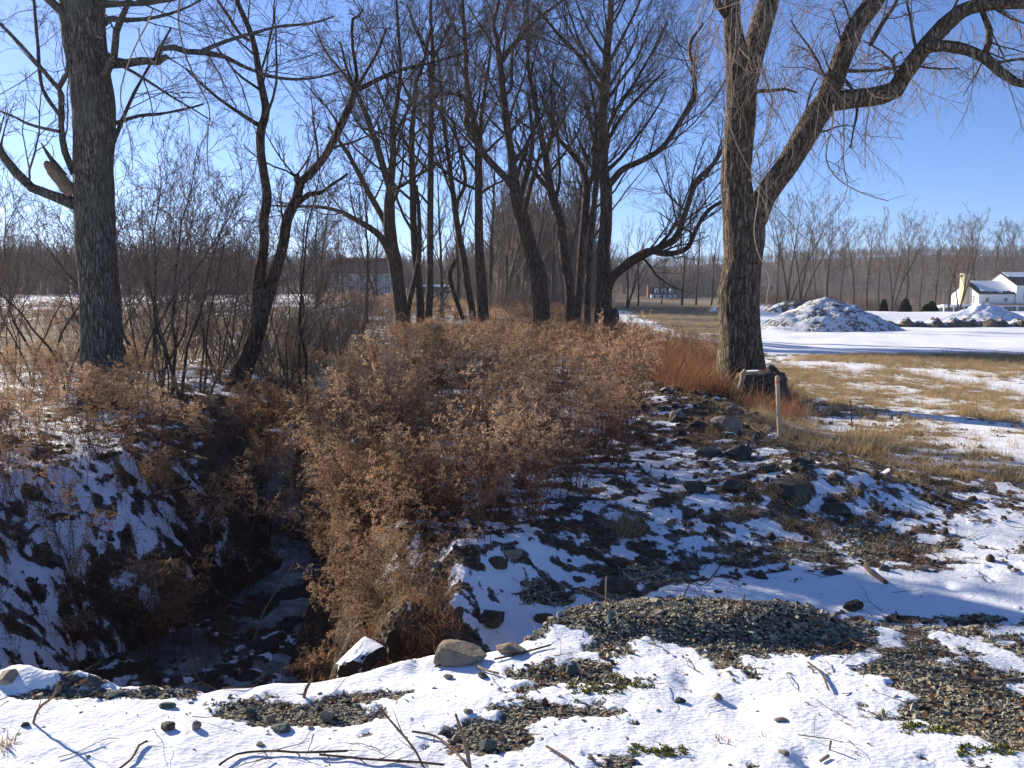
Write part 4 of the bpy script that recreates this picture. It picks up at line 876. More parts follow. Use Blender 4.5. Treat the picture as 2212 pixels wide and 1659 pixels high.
# --- shale chips, leaf litter, soil crumbs
def chip_mesh(seed, flat=.3):
    rg = np.random.default_rng(seed); n = 6; th = np.sort(rg.uniform(0, 2*math.pi, n)); r = rg.uniform(.6, 1.1, n)
    top = np.stack([np.cos(th)*r*.85, np.sin(th)*r*.6, np.full(n, flat)+rg.normal(size=n)*.06], 1); bot = np.stack([np.cos(th)*r, np.sin(th)*r*.72, np.full(n, -flat)], 1)
    V = np.vstack([top, bot, [[0, 0, flat*1.1]]]); q = [[i, (i+1) % n, n+(i+1) % n, n+i][::-1] for i in range(n)]; t = [[i, (i+1) % n, 2*n] for i in range(n)]
    return MB().add(V, q, t).mesh('chip', M['shale'], smooth=False)
chips = [chip_mesh(500+i, .12+.08*(i % 3)) for i in range(7)]
def leaf_mesh(seed):
    rg = np.random.default_rng(seed); V = np.array([[-1, 0, 0], [-.3, .5, .25], [.4, .45, .1], [1, .05, .35], [.35, -.5, .2], [-.35, -.45, .05]])+rg.normal(size=(6, 3))*.14
    return MB().add(V, [[0, 1, 2, 5], [2, 3, 4, 5]]).mesh('leaf', M['litter'], smooth=False)
leaves = [leaf_mesh(540+i) for i in range(6)]
def crumb_mesh(seed, m):
    mb = MB(); blobmesh(mb, (0, 0, 0), (1, .85, .6), seed, 2, .5, 1.6); return mb.mesh('crumb', M[m])
crumbs = [crumb_mesh(560+i, 'clod') for i in range(4)]
N_ = 230000; x = rg.uniform(-3.2, 5.5, N_); y = rg.uniform(2.4, 6.6, N_)
gw = sum(b[4]*blob(x, y, b) for b in GRAV); v = cover(x, y)[0]; m = (gw+.5*fbm(x, y, 3, 3) > .25) & (v < .05) & (rg.random(N_) < (3.4/y)**.8*1.2) | ((rg.random(N_) < .010+.05*np.clip(gw, 0, .6)) & (y < 4.6)); x, y = x[m], y[m]; n = len(x); print('chips', n)
sz = np.exp(rg.normal(size=n)*.5)*.0044*np.clip(y/3.2, 1, 1.5); z = HG(x, y)+sz*.25
scatter('gravel', chips, np.stack([x, y, z], 1), np.stack([rg.normal(size=n)*.4, rg.normal(size=n)*.4, rg.uniform(0, 6.28, n)], 1), np.stack([sz*1.5, sz*1.4, sz*1.0], 1), 'grey green crushed shale gravel lying in patches through the snow', 'gravel')
N_ = 42000; x = rg.uniform(-6.5, 7, N_); y = rg.uniform(2.5, 16, N_)
cv = cover(x, y); m = (cv[0] < .10) & ((cv[4] < .5) | ((rg.random(N_) < .03) | (cv[0] < -.0))) & (cv[2] < .6); x, y = x[m], y[m]; n = len(x); print('litter', n)
sz = rg.uniform(.008, .024, n); z = HG(x, y)+.006
scatter('leaf_litter', leaves, np.stack([x, y, z], 1), np.stack([rg.normal(size=n)*.5, rg.normal(size=n)*.5, rg.uniform(0, 6.28, n)], 1), sz, 'dead brown leaves and debris on the banks and between the stones', 'leaves')
cv = cover(x, y); m = (cv[1] < .25) & (cv[4] < .4) & (rg.random(n) < .22); x, y = x[m], y[m]; k = len(x); sz = np.clip(np.exp(rg.normal(size=k)*.5)*.019, 0, .05); z = HG(x, y)
scatter('soil_crumbs', crumbs, np.stack([x, y, z], 1), rg.uniform(0, 6, (k, 3)), sz, 'dark frozen soil lumps on the ditch sides', 'soil')
x = rg.uniform(-1.6, -.42, 2600); y = rg.uniform(4.0, 5.6, 2600); sz = rg.uniform(.007, .020, 2600)
scatter('bank_debris', leaves+crumbs[:1], np.stack([x, y, HG(x, y)+.01], 1), rg.uniform(-1, 1, (2600, 3))*np.array([.9, .9, 6]), sz, 'withered leaves and crumbled soil clinging to the cut bank', 'leaves')
x = rg.uniform(-1.5, -.35, 420); y = rg.uniform(4.1, 5.3, 420); put('bank_roots', tufts+rtufts, x, y, .12, .42, 'dry roots and grass straggling down the cut bank', 'roots', tilt=1.0)
# twigs lying about
def twiglet(seed):
    rg = np.random.default_rng(seed); mb = MB(); d = np.array([1., 0, .1]); p = np.zeros(3); out = [p]
    for i in range(6): d = unit(d+rg.normal(size=3)*np.array([.2, .3, .14])); p = p+d*.06; out.append(p)
    a = np.array(out)[None]; r = np.linspace(.004, .0015, 7)[None]; tubes(mb, a, r, 4); b, br = spawn(rg, a, r, 3, lens=.12, ang=.7, up=.02, wob=.2, npts=4, rmin=.001); tubes(mb, b, br, 3); return mb.mesh('twiglet', M['stick'])
tws = [twiglet(580+i) for i in range(6)]
x = rg.uniform(-5, 6.5, 1500); y = rg.uniform(2.6, 14, 1500)
put('fallen_twigs', tws, x, y, .12, .75, 'small fallen twigs strewn over the snow and banks', 'twigs', tilt=.15, zoff=.008)
# moss spots
def mossm(seed):
    rg = np.random.default_rng(seed); mb = MB()
    for _ in range(14):
        c = rg.normal(size=3)*np.array([.5, .5, .12]); V = c+rg.normal(size=(4, 3))*.25; mb.add(V, None, [[0, 1, 2], [0, 2, 3], [0, 1, 3]])
    return mb.mesh('moss', M['moss'], smooth=False)
x, y = np.concatenate([np.array(sample([(px-60, py+12), (px-60, py-12), (px+60, py-12), (px+60, py+12)], 70, rg)).T for px, py in [(1355, 1488), (1420, 1640), (2130, 1640), (1290, 1500), (2000, 1590)]]).T
put('moss', [mossm(1), mossm(2)], x, y, .008, .022, 'yellow green moss sprigs in the foreground gravel', 'moss', seed=3)
print('scatter done')

# ------------------------------------------------------------------ rocks and boulders
def rock(label, px, py, w, h, m, seed, name='stone', z=None, dep=None, sink=.48, sub=4, Y=None, cat='stone', snow=False, rough=0):
    """px,py is the bottom centre on the picture grid; w,h apparent size"""
    c = None; zz = 0.0
    for _ in range(12):
        c = W(px, py, zz) if Y is None else P(px, py, Y)
        if Y is not None: break
        zz = .5*zz+.5*gz(c[0], c[1])
    Yd = c[1]; g = gz(c[0], c[1]); a = w*Yd/F/2; b = h*Yd/F/2; d = dep or a*.75
    zc = g+b*(1-sink) if Y is None else P(px, py-h, Y)[2]-b
    mb = MB(); blobmesh(mb, (c[0], c[1]+d*.6, zc), (a*1.08, d, b*1.15), seed, sub, rough or .30, 1.9 if rough else 1.2, chip=.80 if rough else .72)
    o = mb.build(name, M[m], None, smooth=True, loc=(c[0], c[1]+d*.6, g)); o.data.shade_flat() if seed % 3 == 0 else None
    return tag(o, label, cat)
for i, r in enumerate([
    ('big pale granite boulder with a pointed top in the rubble left of the stake', 1579, 940, 76, 56, 'granite', 'boulder'),
    ('grey cobble resting just above the pale pointed boulder', 1584, 886, 20, 18, 'granite', 'stone'),
    ('greenish dark boulder left of its darker twin below the pale granite boulder', 1536, 988, 62, 32, 'green_rock', 'boulder'),
    ('nearly black boulder right of the greenish one, below the pale granite boulder', 1602, 996, 66, 40, 'dark_rock', 'boulder'),
    ('dark flat stone sunk in litter right of the black boulder', 1664, 1020, 50, 24, 'dark_rock', 'stone'),
    ('largest dark mossy boulder at the lower right end of the rubble bank', 1712, 1078, 100, 58, 'dark_rock', 'boulder'),
    ('snow-streaked grey boulder at the lower left of the rubble bank', 1505, 1066, 58, 40, 'dark_rock', 'boulder'),
    ('low grey stone between the two lowest boulders of the rubble bank', 1585, 1060, 66, 30, 'dark_rock', 'stone'),
    ('long dark slab lying alone right of the rubble bank', 1815, 1113, 82, 30, 'dark_rock', 'stone'),
    ('white round rock before the foot of the burled tree', 1278, 772, 32, 20, 'granite', 'stone'),
    ('tan stone half buried in weeds above the rubble bank', 1408, 812, 28, 20, 'tan_rock', 'stone'),
    ('snow-dusted stone in the russet weeds between burled tree and great tree', 1440, 850, 34, 16, 'snowy_rock', 'stone'),
    ('pale flat stone at the top of the rubble bank beside the weeds', 1462, 905, 44, 20, 'granite', 'stone'),
    ('dark stone under the tangle of sticks left of the great tree foot', 1510, 925, 40, 22, 'dark_rock', 'stone'),
    ('snow-covered flat slab among the tall weeds left of centre', 981, 802, 54, 18, 'snowy_rock', 'stone'),
    ('small snowy rock at the edge of the weeds far behind', 880, 745, 34, 12, 'snowy_rock', 'stone'),
    ('snow-capped ledge stone above the ditch bend', 590, 945, 72, 18, 'snowy_rock', 'stone'),
    ('large tan boulder poking over the foreground snow edge', 988, 1436, 122, 56, 'tan_rock', 'boulder'),
    ('low tan rock right of the large foreground boulder', 1100, 1414, 68, 22, 'tan_rock', 'stone'),
    ('smooth tan rock at the lip of the cut bank', 947, 1231, 42, 24, 'tan_rock', 'stone'),
    ('brown blocky rock perched atop the bank in front of the weeds', 1110, 1208, 44, 32, 'tan_rock', 'stone'),
    ('round dark clod beside the brown blocky rock', 1072, 1228, 50, 34, 'clod', 'stone'),
    ('grey cube-like cobble in snow below the gravel heap', 1235, 1456, 32, 24, 'green_rock', 'stone'),
    ('green-grey cobble in the lowest foreground gravel strip', 1052, 1622, 42, 34, 'green_rock', 'stone'),
    ('reddish cobble left of the green-grey one', 985, 1602, 26, 18, 'tan_rock', 'stone'),
    ('bluish cobble beside the leaning tan stick', 1042, 1466, 28, 17, 'green_rock', 'stone'),
    ('small tan cobble left of the bluish cobble', 968, 1468, 24, 12, 'tan_rock', 'stone'),
    ('egg-shaped tan pebble alone in the middle of the foreground snow', 1012, 1542, 22, 16, 'tan_rock', 'stone'),
    ('pale veined cobble at the right end of the left gravel patch', 707, 1560, 36, 30, 'granite', 'stone'),
    ('round grey cobble at the top of the left gravel patch', 539, 1544, 30, 18, 'green_rock', 'stone'),
    ('flat green slate shard in the left gravel patch', 608, 1584, 56, 16, 'green_rock', 'slate'),
    ('small upright cobble at the left end of the left gravel patch', 424, 1577, 26, 22, 'granite', 'stone'),
    ('flat slate on the far snow edge left of centre', 246, 1504, 44, 10, 'green_rock', 'slate'),
    ('dark slate shard on the foreground snow above the left gravel patch', 362, 1531, 40, 14, 'green_rock', 'slate'),
    ('flat dark stone on the snow edge above the ditch mouth', 318, 1496, 44, 16, 'dark_rock', 'stone'),
    ('dark lump frozen into the snow at lower left', 356, 1578, 40, 20, 'clod', 'clod'),
    ('small black pebble at the far lower left', 52, 1570, 20, 13, 'dark_rock', 'stone'),
    ('tan boulder at the left edge on the far side of the snow', 14, 1474, 60, 34, 'tan_rock', 'boulder'),
    ('flat brown stone low in the picture just above the bottom left branches', 560, 1612, 24, 10, 'tan_rock', 'stone'),
    ('round pebble on top of the gravel heap front', 1540, 1404, 22, 16, 'tan_rock', 'stone'),
    ('flat tan paving-like stone in the gravel at lower right', 1985, 1532, 36, 12, 'tan_rock', 'slate'),
    ('brown brick-shaped stone in the upper right snow patch', 1993, 1232, 30, 16, 'tan_rock', 'stone'),
    ('grey flat cobble beside the brown brick-shaped stone', 1912, 1234, 28, 16, 'green_rock', 'stone'),
    ('long flat grey stone in the blue-shadowed snow at right', 1798, 1243, 50, 10, 'dark_rock', 'slate'),
    ('flat brown stone alone on the snow at lower right', 1690, 1560, 30, 9, 'tan_rock', 'slate'),
    ('blocky tan stone low on the snow at lower right', 1696, 1632, 30, 10, 'tan_rock', 'stone'),
    ('dark cobble at the right edge of the middle gravel patch', 1470, 1520, 26, 16, 'dark_rock', 'stone'),
    ('pale stone half in snow right of the middle gravel patch', 1550, 1512, 26, 16, 'tan_rock', 'stone')]):
    rock(r[0], r[1], r[2], r[3], r[4], r[5], 700+i, name=r[6], cat=r[6] if r[6] != 'slate' else 'slate shard')
# clod face of the cut bank (frozen earth with snow on top)
rg = np.random.default_rng(14)
cl = [('big frozen earth clod forming the right end of the cut bank', 1060, 1352, 90, 40), ('dark earth clod in the middle of the cut bank face', 960, 1385, 90, 50), ('earth clod under the matted weeds at the left of the cut bank', 855, 1420, 100, 60),
      ('dark crumbly clod in the shaded snow behind the thin peg', 1330, 1285, 80, 34), ('small dark clod left of the thin peg', 1172, 1345, 46, 22), ('round dark clod in the shaded snow above the peg', 1335, 1225, 40, 26), ('twin clods in the snow left of the shaded hollow', 1250, 1258, 30, 14),
      ('dark soil lump at the upper edge of the shaded snow', 1415, 1205, 60, 22), ('small clod between snow patches above the gravel heap', 1230, 1292, 32, 14), ('dark mound of soil at the right end of the gravel heap', 1850, 1318, 46, 24)]
for i, (lb_, px, py, w, h) in enumerate(cl): rock(lb_, px, py, w, h, 'clod', 801+3*i, name='clod', cat='clod', sub=4, sink=.5, rough=.75, **({'Y': 4.95, 'dep': .3} if i in (1, 2) else {}))
rock('crusty snow-plastered rock at the ditch mouth beside the cut bank', 768, 1494, 96, 66, 'snowy_clod', 822, name='snowy_rock', cat='rock', sub=4, rough=.6, Y=4.4, dep=.35)
# gnarled stone rubble between named rocks
rub = []
for i in range(5):
    mb = MB(); blobmesh(mb, (0, 0, 0), (1, .8, .6), 900+i, 3, .35, 1.3, chip=.75); rub.append(mb.mesh('rubble', M[['dark_rock', 'dark_rock', 'clod', 'snowy_rock', 'granite'][i]], smooth=False))
t = rg.random(130); X = np.interp(t, np.linspace(0, 1, len(ROW)), ROW[:, 0])+rg.normal(size=130)*.42; Y = np.interp(t, np.linspace(0, 1, len(ROW)), ROW[:, 1])+rg.normal(size=130)*.6
put('rubble', rub, X, Y, .03, .10, 'small rubble stones and lumps packed along the old stone row', 'rubble', tilt=.5)

# ------------------------------------------------------------------ sticks
def stick(label, pts, m='stick', seed=1, side=0, name='stick', lift=.012, group=None, zs=None):
    """pts: px,py,width px (on the ground), zs: heights above ground"""
    rows = []
    for i, (px, py, w) in enumerate(pts):
        up_ = (zs[i] if zs else lift); zz = 0
        if zs and i > 0 and zs[i] != zs[0]:     # standing piece: keep the distance of its foot
            c = P(px, py, base[1]-.04*i); rows.append([*c, w*c[1]/F/2]); continue
        for _ in range(10):
            c = W(px, py, zz+up_); zz = .5*zz+.5*gz(c[0], c[1])
        base = c; rows.append([c[0], c[1], gz(c[0], c[1])+up_+(-.05 if zs else 0), w*c[1]/F/2*(.72 if w < 8 else .9)])
    ln = smooth_line(rows, .03); o = MB(); bark_tube(o, ln, 8, .0012, f=50, seed=seed)
    if side:
        rg = np.random.default_rng(seed); pp, pr = as_parent(ln, 12); a, ar = spawn(rg, pp, pr, side, lens=llen(ln)*.3, ang=.6, up=0.03, wob=.12, npts=5, rr=.6, rmin=.0015); tubes(o, a, ar, 4)
    ob = o.build(name, M[m], None, loc=rows[0][:3]); return tag(ob, label, 'stick', group)
stick('thick bare stick jutting up from the bottom edge near centre', [(1020, 1662, 9), (1008, 1618, 9), (998, 1584, 8), (984, 1543, 5)], seed=1, zs=[0, .05, .1, .15])
stick('thin dark stick slanting up in the foreground left of the thick one', [(922, 1648, 5), (899, 1625, 4), (861, 1577, 4), (820, 1530, 2)], seed=2, side=3, zs=[0, .03, .07, .12])
stick('pale peeled stick lying from the snow edge to the bluish cobble', [(1015, 1417, 5), (1035, 1441, 7), (1077, 1455, 7)], 'stick_pale', 3)
stick('long bare branch lying along the bottom left of the snow', [(474, 1652, 3), (512, 1629, 4), (580, 1622, 5), (650, 1625, 4), (751, 1622, 3)], seed=4, side=6)
stick('second long branch crossing the bottom branch near its right end', [(690, 1630, 3), (800, 1640, 6), (900, 1646, 6), (960, 1652, 4)], seed=5, side=5)
stick('crooked dead branch standing at the far lower left', [(65, 1557, 6), (82, 1533, 6), (113, 1506, 5), (126, 1472, 3)], seed=6, side=3, zs=[0, .03, .07, .12])
stick('dark stubby branch sticking out of the snow edge left of centre', [(652, 1502, 8), (662, 1486, 7), (676, 1466, 4)], seed=7, side=3, zs=[0, .03, .06])
stick('long brown branch along the gravel heap base right of the large tan boulder', [(1068, 1424, 5), (1120, 1412, 6), (1190, 1393, 5)], seed=8, side=2)
stick('thin brown branch leaning from the tan boulder to the snow', [(940, 1440, 3), (985, 1425, 4), (1018, 1417, 4)], seed=9)
stick('thick short log on the snow at right', [(1868, 1222, 9), (1885, 1238, 11), (1914, 1258, 10)], seed=10, side=1)
stick('pale wood piece beside the small soil mound', [(1784, 1338, 7), (1800, 1328, 9), (1824, 1321, 8)], 'stick_pale', 11)
stick('thin forked branch crossing the snow right of the gravel heap', [(1740, 1417, 3), (1790, 1405, 3), (1839, 1389, 2)], seed=12, side=3)
stick('long thin branch trailing right across the gravel streaks', [(1811, 1359, 2), (1852, 1390, 3), (1938, 1410, 4), (2023, 1405, 4), (2100, 1420, 3)], seed=13, side=5)
stick('curled pale vine stem looping in the lower right gravel', [(2078, 1444, 4), (2086, 1465, 4), (2108, 1468, 4), (2129, 1472, 4), (2212, 1465, 3)], 'stick_pale', 14)
stick('thin reddish twig curving over the foreground snow at right', [(1745, 1430, 2), (1775, 1455, 3), (1790, 1490, 3)], seed=15)
stick('short grey peg stub lying at the bottom right', [(1772, 1644, 8), (1790, 1632, 9)], 'stick_pale', 16)
stick('tiny upright peg near the short grey stub', [(1790, 1614, 5), (1795, 1601, 5)], seed=17, zs=[0, .03])
stick('short upright twig on the left rear rim of the gravel heap', [(1508, 1318, 3), (1517, 1284, 3)], seed=18, zs=[0, .06])
stick('second short upright twig on the rear rim of the gravel heap', [(1603, 1316, 3), (1608, 1284, 2)], seed=19, zs=[0, .06])
stick('bent wire-thin twig arching over shaded snow left of the heap', [(1470, 1300, 2), (1495, 1256, 2), (1520, 1262, 2), (1555, 1220, 2), (1540, 1190, 2)], seed=20)
stick('thin twig stuck in the ditch with pale fork', [(545, 1380, 3), (570, 1320, 3), (605, 1265, 2), (635, 1215, 1.5)], 'stick_pale', 21, side=3, zs=[0, .1, .2, .3])
stick('tangled twig lying at the bottom left corner', [(258, 1660, 3), (285, 1638, 3), (300, 1610, 3), (318, 1600, 2)], seed=22, side=4)
stick('light brown twig at the very bottom right of centre', [(1180, 1612, 2), (1215, 1632, 4), (1240, 1650, 3)], seed=23, side=2)
stick('fine twig arching in the snow right of the thick upright stick', [(890, 1580, 2), (940, 1590, 2), (985, 1625, 2), (1010, 1655, 2)], seed=24, side=3)
stick('dead branch across the rubble bank below the great tree', [(1530, 880, 3), (1570, 895, 4), (1610, 915, 4), (1650, 940, 3)], 'stick_pale', 25, side=4)
stick('forked pale stick in the litter right of the stake', [(1738, 925, 3), (1755, 948, 4), (1790, 965, 3)], 'stick_pale', 26, side=3)
stick('dead dark sapling stub standing in the grass right of the stake', [(1842, 925, 3), (1838, 890, 3), (1836, 862, 2)], seed=27, zs=[0, .2, .4], side=2)
stick('thin straw-like cane leaning right of the stake', [(1738, 915, 2), (1748, 870, 2)], 'stick_pale', 28, zs=[0, .3])
# thin marker peg
b0 = W(1309, 1346, 0); mb = MB(); g = gz(b0[0], b0[1]); ln = smooth_line([[b0[0], b0[1], g-.05, .0042], [b0[0]-.003, b0[1], g+.12, .004], [b0[0]+.001, b0[1], g+P(1309, 1246, b0[1])[2]-g, .0036]], .03)
bark_tube(mb, ln, 8, .0008, f=60); tag(mb.build('marker_peg', M['stick_pale'], None, loc=(b0[0], b0[1], g)), 'thin upright peg standing at the rear edge of the gravel heap', 'peg')

# ------------------------------------------------------------------ surveyor's stake
def box(mb, x0, x1, y0, y1, z0, z1):
    V = [[x, y, z] for z in (z0, z1) for x, y in ((x0, y0), (x1, y0), (x1, y1), (x0, y1))]
    mb.add(V, [[3, 2, 1, 0], [4, 5, 6, 7], [0, 1, 5, 4], [1, 2, 6, 5], [2, 3, 7, 6], [3, 0, 4, 7]])
zz = 0
for _ in range(10): c = W(1684, 947, zz); zz = .5*zz+.5*gz(c[0], c[1])
sx, sy, sg = c[0], c[1], gz(c[0], c[1]); top = P(1677, 811, sy)
st = thing('wooden_stake', 'pale wooden survey stake with red mark near its top, standing before the stump', 'stake', (sx, sy, sg))
Ls = math.hypot(top[2]-sg, top[0]-sx); mb = MB(); w = .021
V = [[-w, -.01, -.12], [w, -.01, -.12], [w, .01, -.12], [-w, .01, -.12], [-w, -.01, Ls-.015], [w, -.01, Ls-.015], [w, .01, Ls-.015], [-w, .01, Ls-.015], [-w*.5, -.008, Ls], [w*.5, -.008, Ls], [w*.5, .008, Ls], [-w*.5, .008, Ls]]
mb.add(V, [[3, 2, 1, 0], [0, 1, 5, 4], [1, 2, 6, 5], [2, 3, 7, 6], [3, 0, 4, 7], [4, 5, 9, 8], [5, 6, 10, 9], [6, 7, 11, 10], [7, 4, 8, 11], [8, 9, 10, 11]])
so_ = bpy.data.objects.new('shaft', mb.mesh('shaft', M['stake'], False)); COL.objects.link(so_); so_.parent = st
mb = MB(); box(mb, -w-.001, w+.001, -.0112, .0112, Ls-.075, Ls-.05); ro = bpy.data.objects.new('red_mark', mb.mesh('red_mark', M['red'], False)); COL.objects.link(ro); ro.parent = st
st.rotation_euler = (0, -math.atan2(sx-top[0], top[2]-sg), .35)

# ------------------------------------------------------------------ stump
c = P(1640, 880, 12.9); g = gz(c[0], c[1]); su = thing('tree_stump', 'broad low stump with torn pale edge in front of the great right tree', 'stump', (c[0], c[1], g))
mb = MB(); zt = P(1640, 806, 12.9)[2]; rows = [[c[0], c[1], g-.2, .47], [c[0]-.0, c[1], g+.02, .43], [c[0]+.01, c[1], (g+zt)/2, .36], [c[0]+.015, c[1], zt-.06, .335], [c[0]+.015, c[1], zt, .325]]
bark_tube(mb, smooth_line(rows, .03), 64, .035, f=9, zf=.2, seed=9, flare=.25); mb.build('bole', M['bark_right'], su)
mb = MB(); blobmesh(mb, (c[0]+.02, c[1], zt+.0), (.31, .29, .03), 5, 3, .3, 2); mb.build('cut_face', M['bark_left'], su)
mb = MB(); blobmesh(mb, (c[0]-.06, c[1]+.02, zt+.03), (.14, .09, .014), 6, 3, .3, 2); mb.build('snow_patch', M['snowm'], su)
mb = MB(); ln = line_px([(1597, 842, 5), (1602, 822, 10), (1606, 808, 11), (1609, 798, 5)], 12.62, 12.68, .02); bark_tube(mb, ln, 14, .02, f=25, seed=3); mb.build('torn_edge', M['torn'], su)
mb = MB(); ln = line_px([(1690, 885, 30), (1682, 840, 24), (1672, 806, 20), (1660, 792, 14)], 12.8, 12.95, .03); bark_tube(mb, ln, 18, .02, f=12, seed=13); mb.build('raised_rim', M['bark_right'], su)

# ------------------------------------------------------------------ log heap beside the burled tree
lg = thing('log_heap', 'dark heap of cut logs right of the burled tree with one pale end', 'log heap', (*P(1350, 728, 31)[:2], gz(*P(1350, 728, 31)[:2])), None)
for k, (x0, y0, x1, y1, w) in enumerate([(1322, 725, 1368, 712, 16), (1330, 715, 1352, 702, 12), (1350, 728, 1400, 720, 11), (1365, 724, 1395, 712, 9), (1325, 732, 1372, 728, 10), (1335, 706, 1342, 694, 5), (1366, 714, 1372, 700, 5), (1398, 722, 1412, 728, 9)]):
    mb = MB(); bark_tube(mb, line_px([(x0, y0, w), ((x0+x1)/2, (y0+y1)/2+1, w), (x1, y1, w*.8)], 30.6+.2*(k % 3), 30.9, .1), 10, .01, seed=k); mb.build('log', M['bark_mid'], lg)
mb = MB(); blobmesh(mb, P(1398, 714, 30.6), (.12, .05, .12), 8, 2, .1, 1); o = mb.build('sawn_end', M['torn'], lg)

# ------------------------------------------------------------------ spoil piles and dirt mounds
def pile(label, px, Y, wpx, hpy, m, seed, name='dirt_pile', dy=.75, asym=0.0, sharp=1.15, cat='dirt pile', n=70, rough=.10):
    c = gpos(px, Y); R = wpx*Y/F/2; hgt = P(px, hpy, Y)[2]-c[2]
    u = np.linspace(-1.25, 1.25, n); X, Yy = np.meshgrid(u, u, indexing='ij'); r = np.hypot(X-asym*(1-np.hypot(X, Yy)), Yy)
    h = np.clip(1-r, 0, None)**(1/sharp); h = h*(1-.12*np.exp(-(r/.2)**2))
    nn = fbm(X*R+seed, Yy*R, 1.4, 5, .6); Z = hgt*h*(1+.20*fbm(X*2+seed, Yy*2, 1.0, 3))+rough*nn*np.clip(h*3, 0, 1)*min(1, hgt)
    wx = X*R*(1+.16*fbm(X+seed, Yy, 1.5, 2)); wy = Yy*R*dy
    gg = HG(c[0]+wx, c[1]+wy); V = np.stack([wx, wy, np.where(r < 1.0, gg-c[2]+Z, gg-c[2]-.15)], -1); idx = np.arange(n*n).reshape(n, n)
    q = np.stack([idx[:-1, :-1], idx[1:, :-1], idx[1:, 1:], idx[:-1, 1:]], -1).reshape(-1, 4); mb = MB(); mb.add(V, q)
    o = bpy.data.objects.new(name, mb.mesh(name, m)); COL.objects.link(o); o.location = c; return tag(o, label, cat)
def pile_material(name, amount, scale=2.2):
    m, nt, b = mat(name); ob = mapping(nt, (1, 1, 1)); n1 = noise(nt, ob, scale*2.2, 6, .7); n2 = noise(nt, ob, scale*.5, 3, .5)
    c = ramp(nt, n1, [(.3, (.07, .055, .04)), (.6, (.22, .17, .12))])
    k = mathn(nt, 'ADD', n1, mathn(nt, 'MULTIPLY', mathn(nt, 'SUBTRACT', n2, .5), .7)); c = mixc(nt, sstep(nt, k, amount+.03, amount-.03), c, (.82, .84, .87))
    nt.links.new(c, b.inputs['Base Color']); b.inputs['Roughness'].default_value = .9; bump(nt, b, n1, .8, .15); return m
MP = pile_material('snowed_spoil', .545, 3.2); MP2 = pile_material('snowed_spoil_clean', .66); MD = pile_material('bare_spoil', .43, .9)
pile('largest snow-dusted dirt pile, right of the great forked trunk', 1792, 44, 310, 638, MP, 1, asym=-.08, sharp=1.05, rough=.28)
pile('second snowy dirt pile with a sharp peak in front of the white house', 2122, 62, 180, 652, MP2, 5, sharp=1.0, asym=-.1, rough=.25)
pile('low brushy snow-streaked bank behind the great forked trunk', 1705, 92, 110, 648, MD, 7, cat='bank', name='earth_bank', sharp=2.0)
pile('low snow-streaked bank left of the great forked trunk beyond the grass', 1560, 95, 70, 655, MP, 8, cat='bank', name='earth_bank', sharp=2.0)
pile('low dark rubble heap in the grass left of the great forked trunk', 1528, 37, 60, 722, MP, 9, sharp=1.8)
pile('small snowy rubble hump just right of the great forked trunk', 1662, 48, 40, 688, MP, 10, sharp=1.8)
pos = ['leftmost bare dirt mound at the foot of the largest pile', 'second dirt mound, low and dark, right of the largest pile', 'third dirt mound, small and snow-flanked, below the evergreens', 'fourth dirt mound, broad and brown, left of the sharp snowy pile', 'tallest bare dirt mound directly left of the sharp snowy pile foot', 'dark dirt mound under the left foot of the sharp snowy pile', 'dirt mound in front of the sharp snowy pile', 'small dirt mound right of the one before the sharp pile', 'dark dirt mound at the right edge of the picture']
for i, (px, w, hp) in enumerate([(1908, 46, 692), (1948, 38, 687), (1980, 30, 692), (2012, 36, 686), (2052, 38, 685), (2083, 40, 686), (2122, 50, 688), (2150, 32, 688), (2196, 44, 687)]):
    pile(pos[i], px, 50-.2*i, w*1.15, hp, MD, 20+i*3, sharp=1.6, n=44, name='dirt_mound', cat='dirt mound', rough=.5, dy=1.3)

# ------------------------------------------------------------------ tussock of grass and single plants
def tussock(label, px, py, w, n, h, seed, m='grass', name='grass_tussock', cat='grass'):
    zz = 0
    for _ in range(10): c = W(px, py, zz); zz = .5*zz+.5*gz(c[0], c[1])
    R = w*c[1]/F/2; me = tuft_mesh(seed, m, h, n, R*.42, .8); o = bpy.data.objects.new(name, me); COL.objects.link(o); o.location = (c[0], c[1], gz(c[0], c[1])-.0); tag(o, label, cat)
tussock('largest matted grass tussock right of the stake', 1876, 985, 110, 900, .28, 1)
tussock('grass sprig at the lower left corner of the snow', 14, 1612, 50, 60, .08, 2, 'grass')
tussock('small grass sprig in the snow left of the lower gravel strip', 1660, 1590, 30, 30, .05, 3)
tussock('bushy brown sprig on the left of the lower right snow', 1560, 1600, 40, 40, .05, 4, 'redgrass')
tussock('dry grass clump hanging on the face above the small tan cobble', 870, 1330, 120, 500, .4, 5)
tussock('tawny tuft above the shaded snow hollow', 1350, 1150, 90, 260, .26, 6)
def plant(label, px, py, h, seed, name='weed_stalk'):
    zz = -.3
    for _ in range(10): c = W(px, py, zz); zz = .5*zz+.5*gz(c[0], c[1])
    o = bpy.data.objects.new(name, weed_mesh(seed, h)); COL.objects.link(o); o.location = (c[0], c[1], gz(c[0], c[1])); tag(o, label, 'weed', 'single weed stalks standing apart')
plant('fluffy tan weed plume at the mouth of the ditch beside the snow-plastered rock', 690, 1478, .34, 1001)
plant('pale yellow weed plume in front of the huge left trunk', 165, 960, .95, 1002)
plant('drooping weed plume leaning over the ditch right of the left bank', 600, 1150, .5, 1003)
plant('dead leafy stalk on the snowy left bank of the ditch', 335, 1250, .45, 1004)
plant('tall tan weed plume standing before the centre of the mound', 1050, 1175, 1.15, 1005)
plant('pale weed cluster in the dark lower left of the ditch', 165, 1340, .25, 1006)

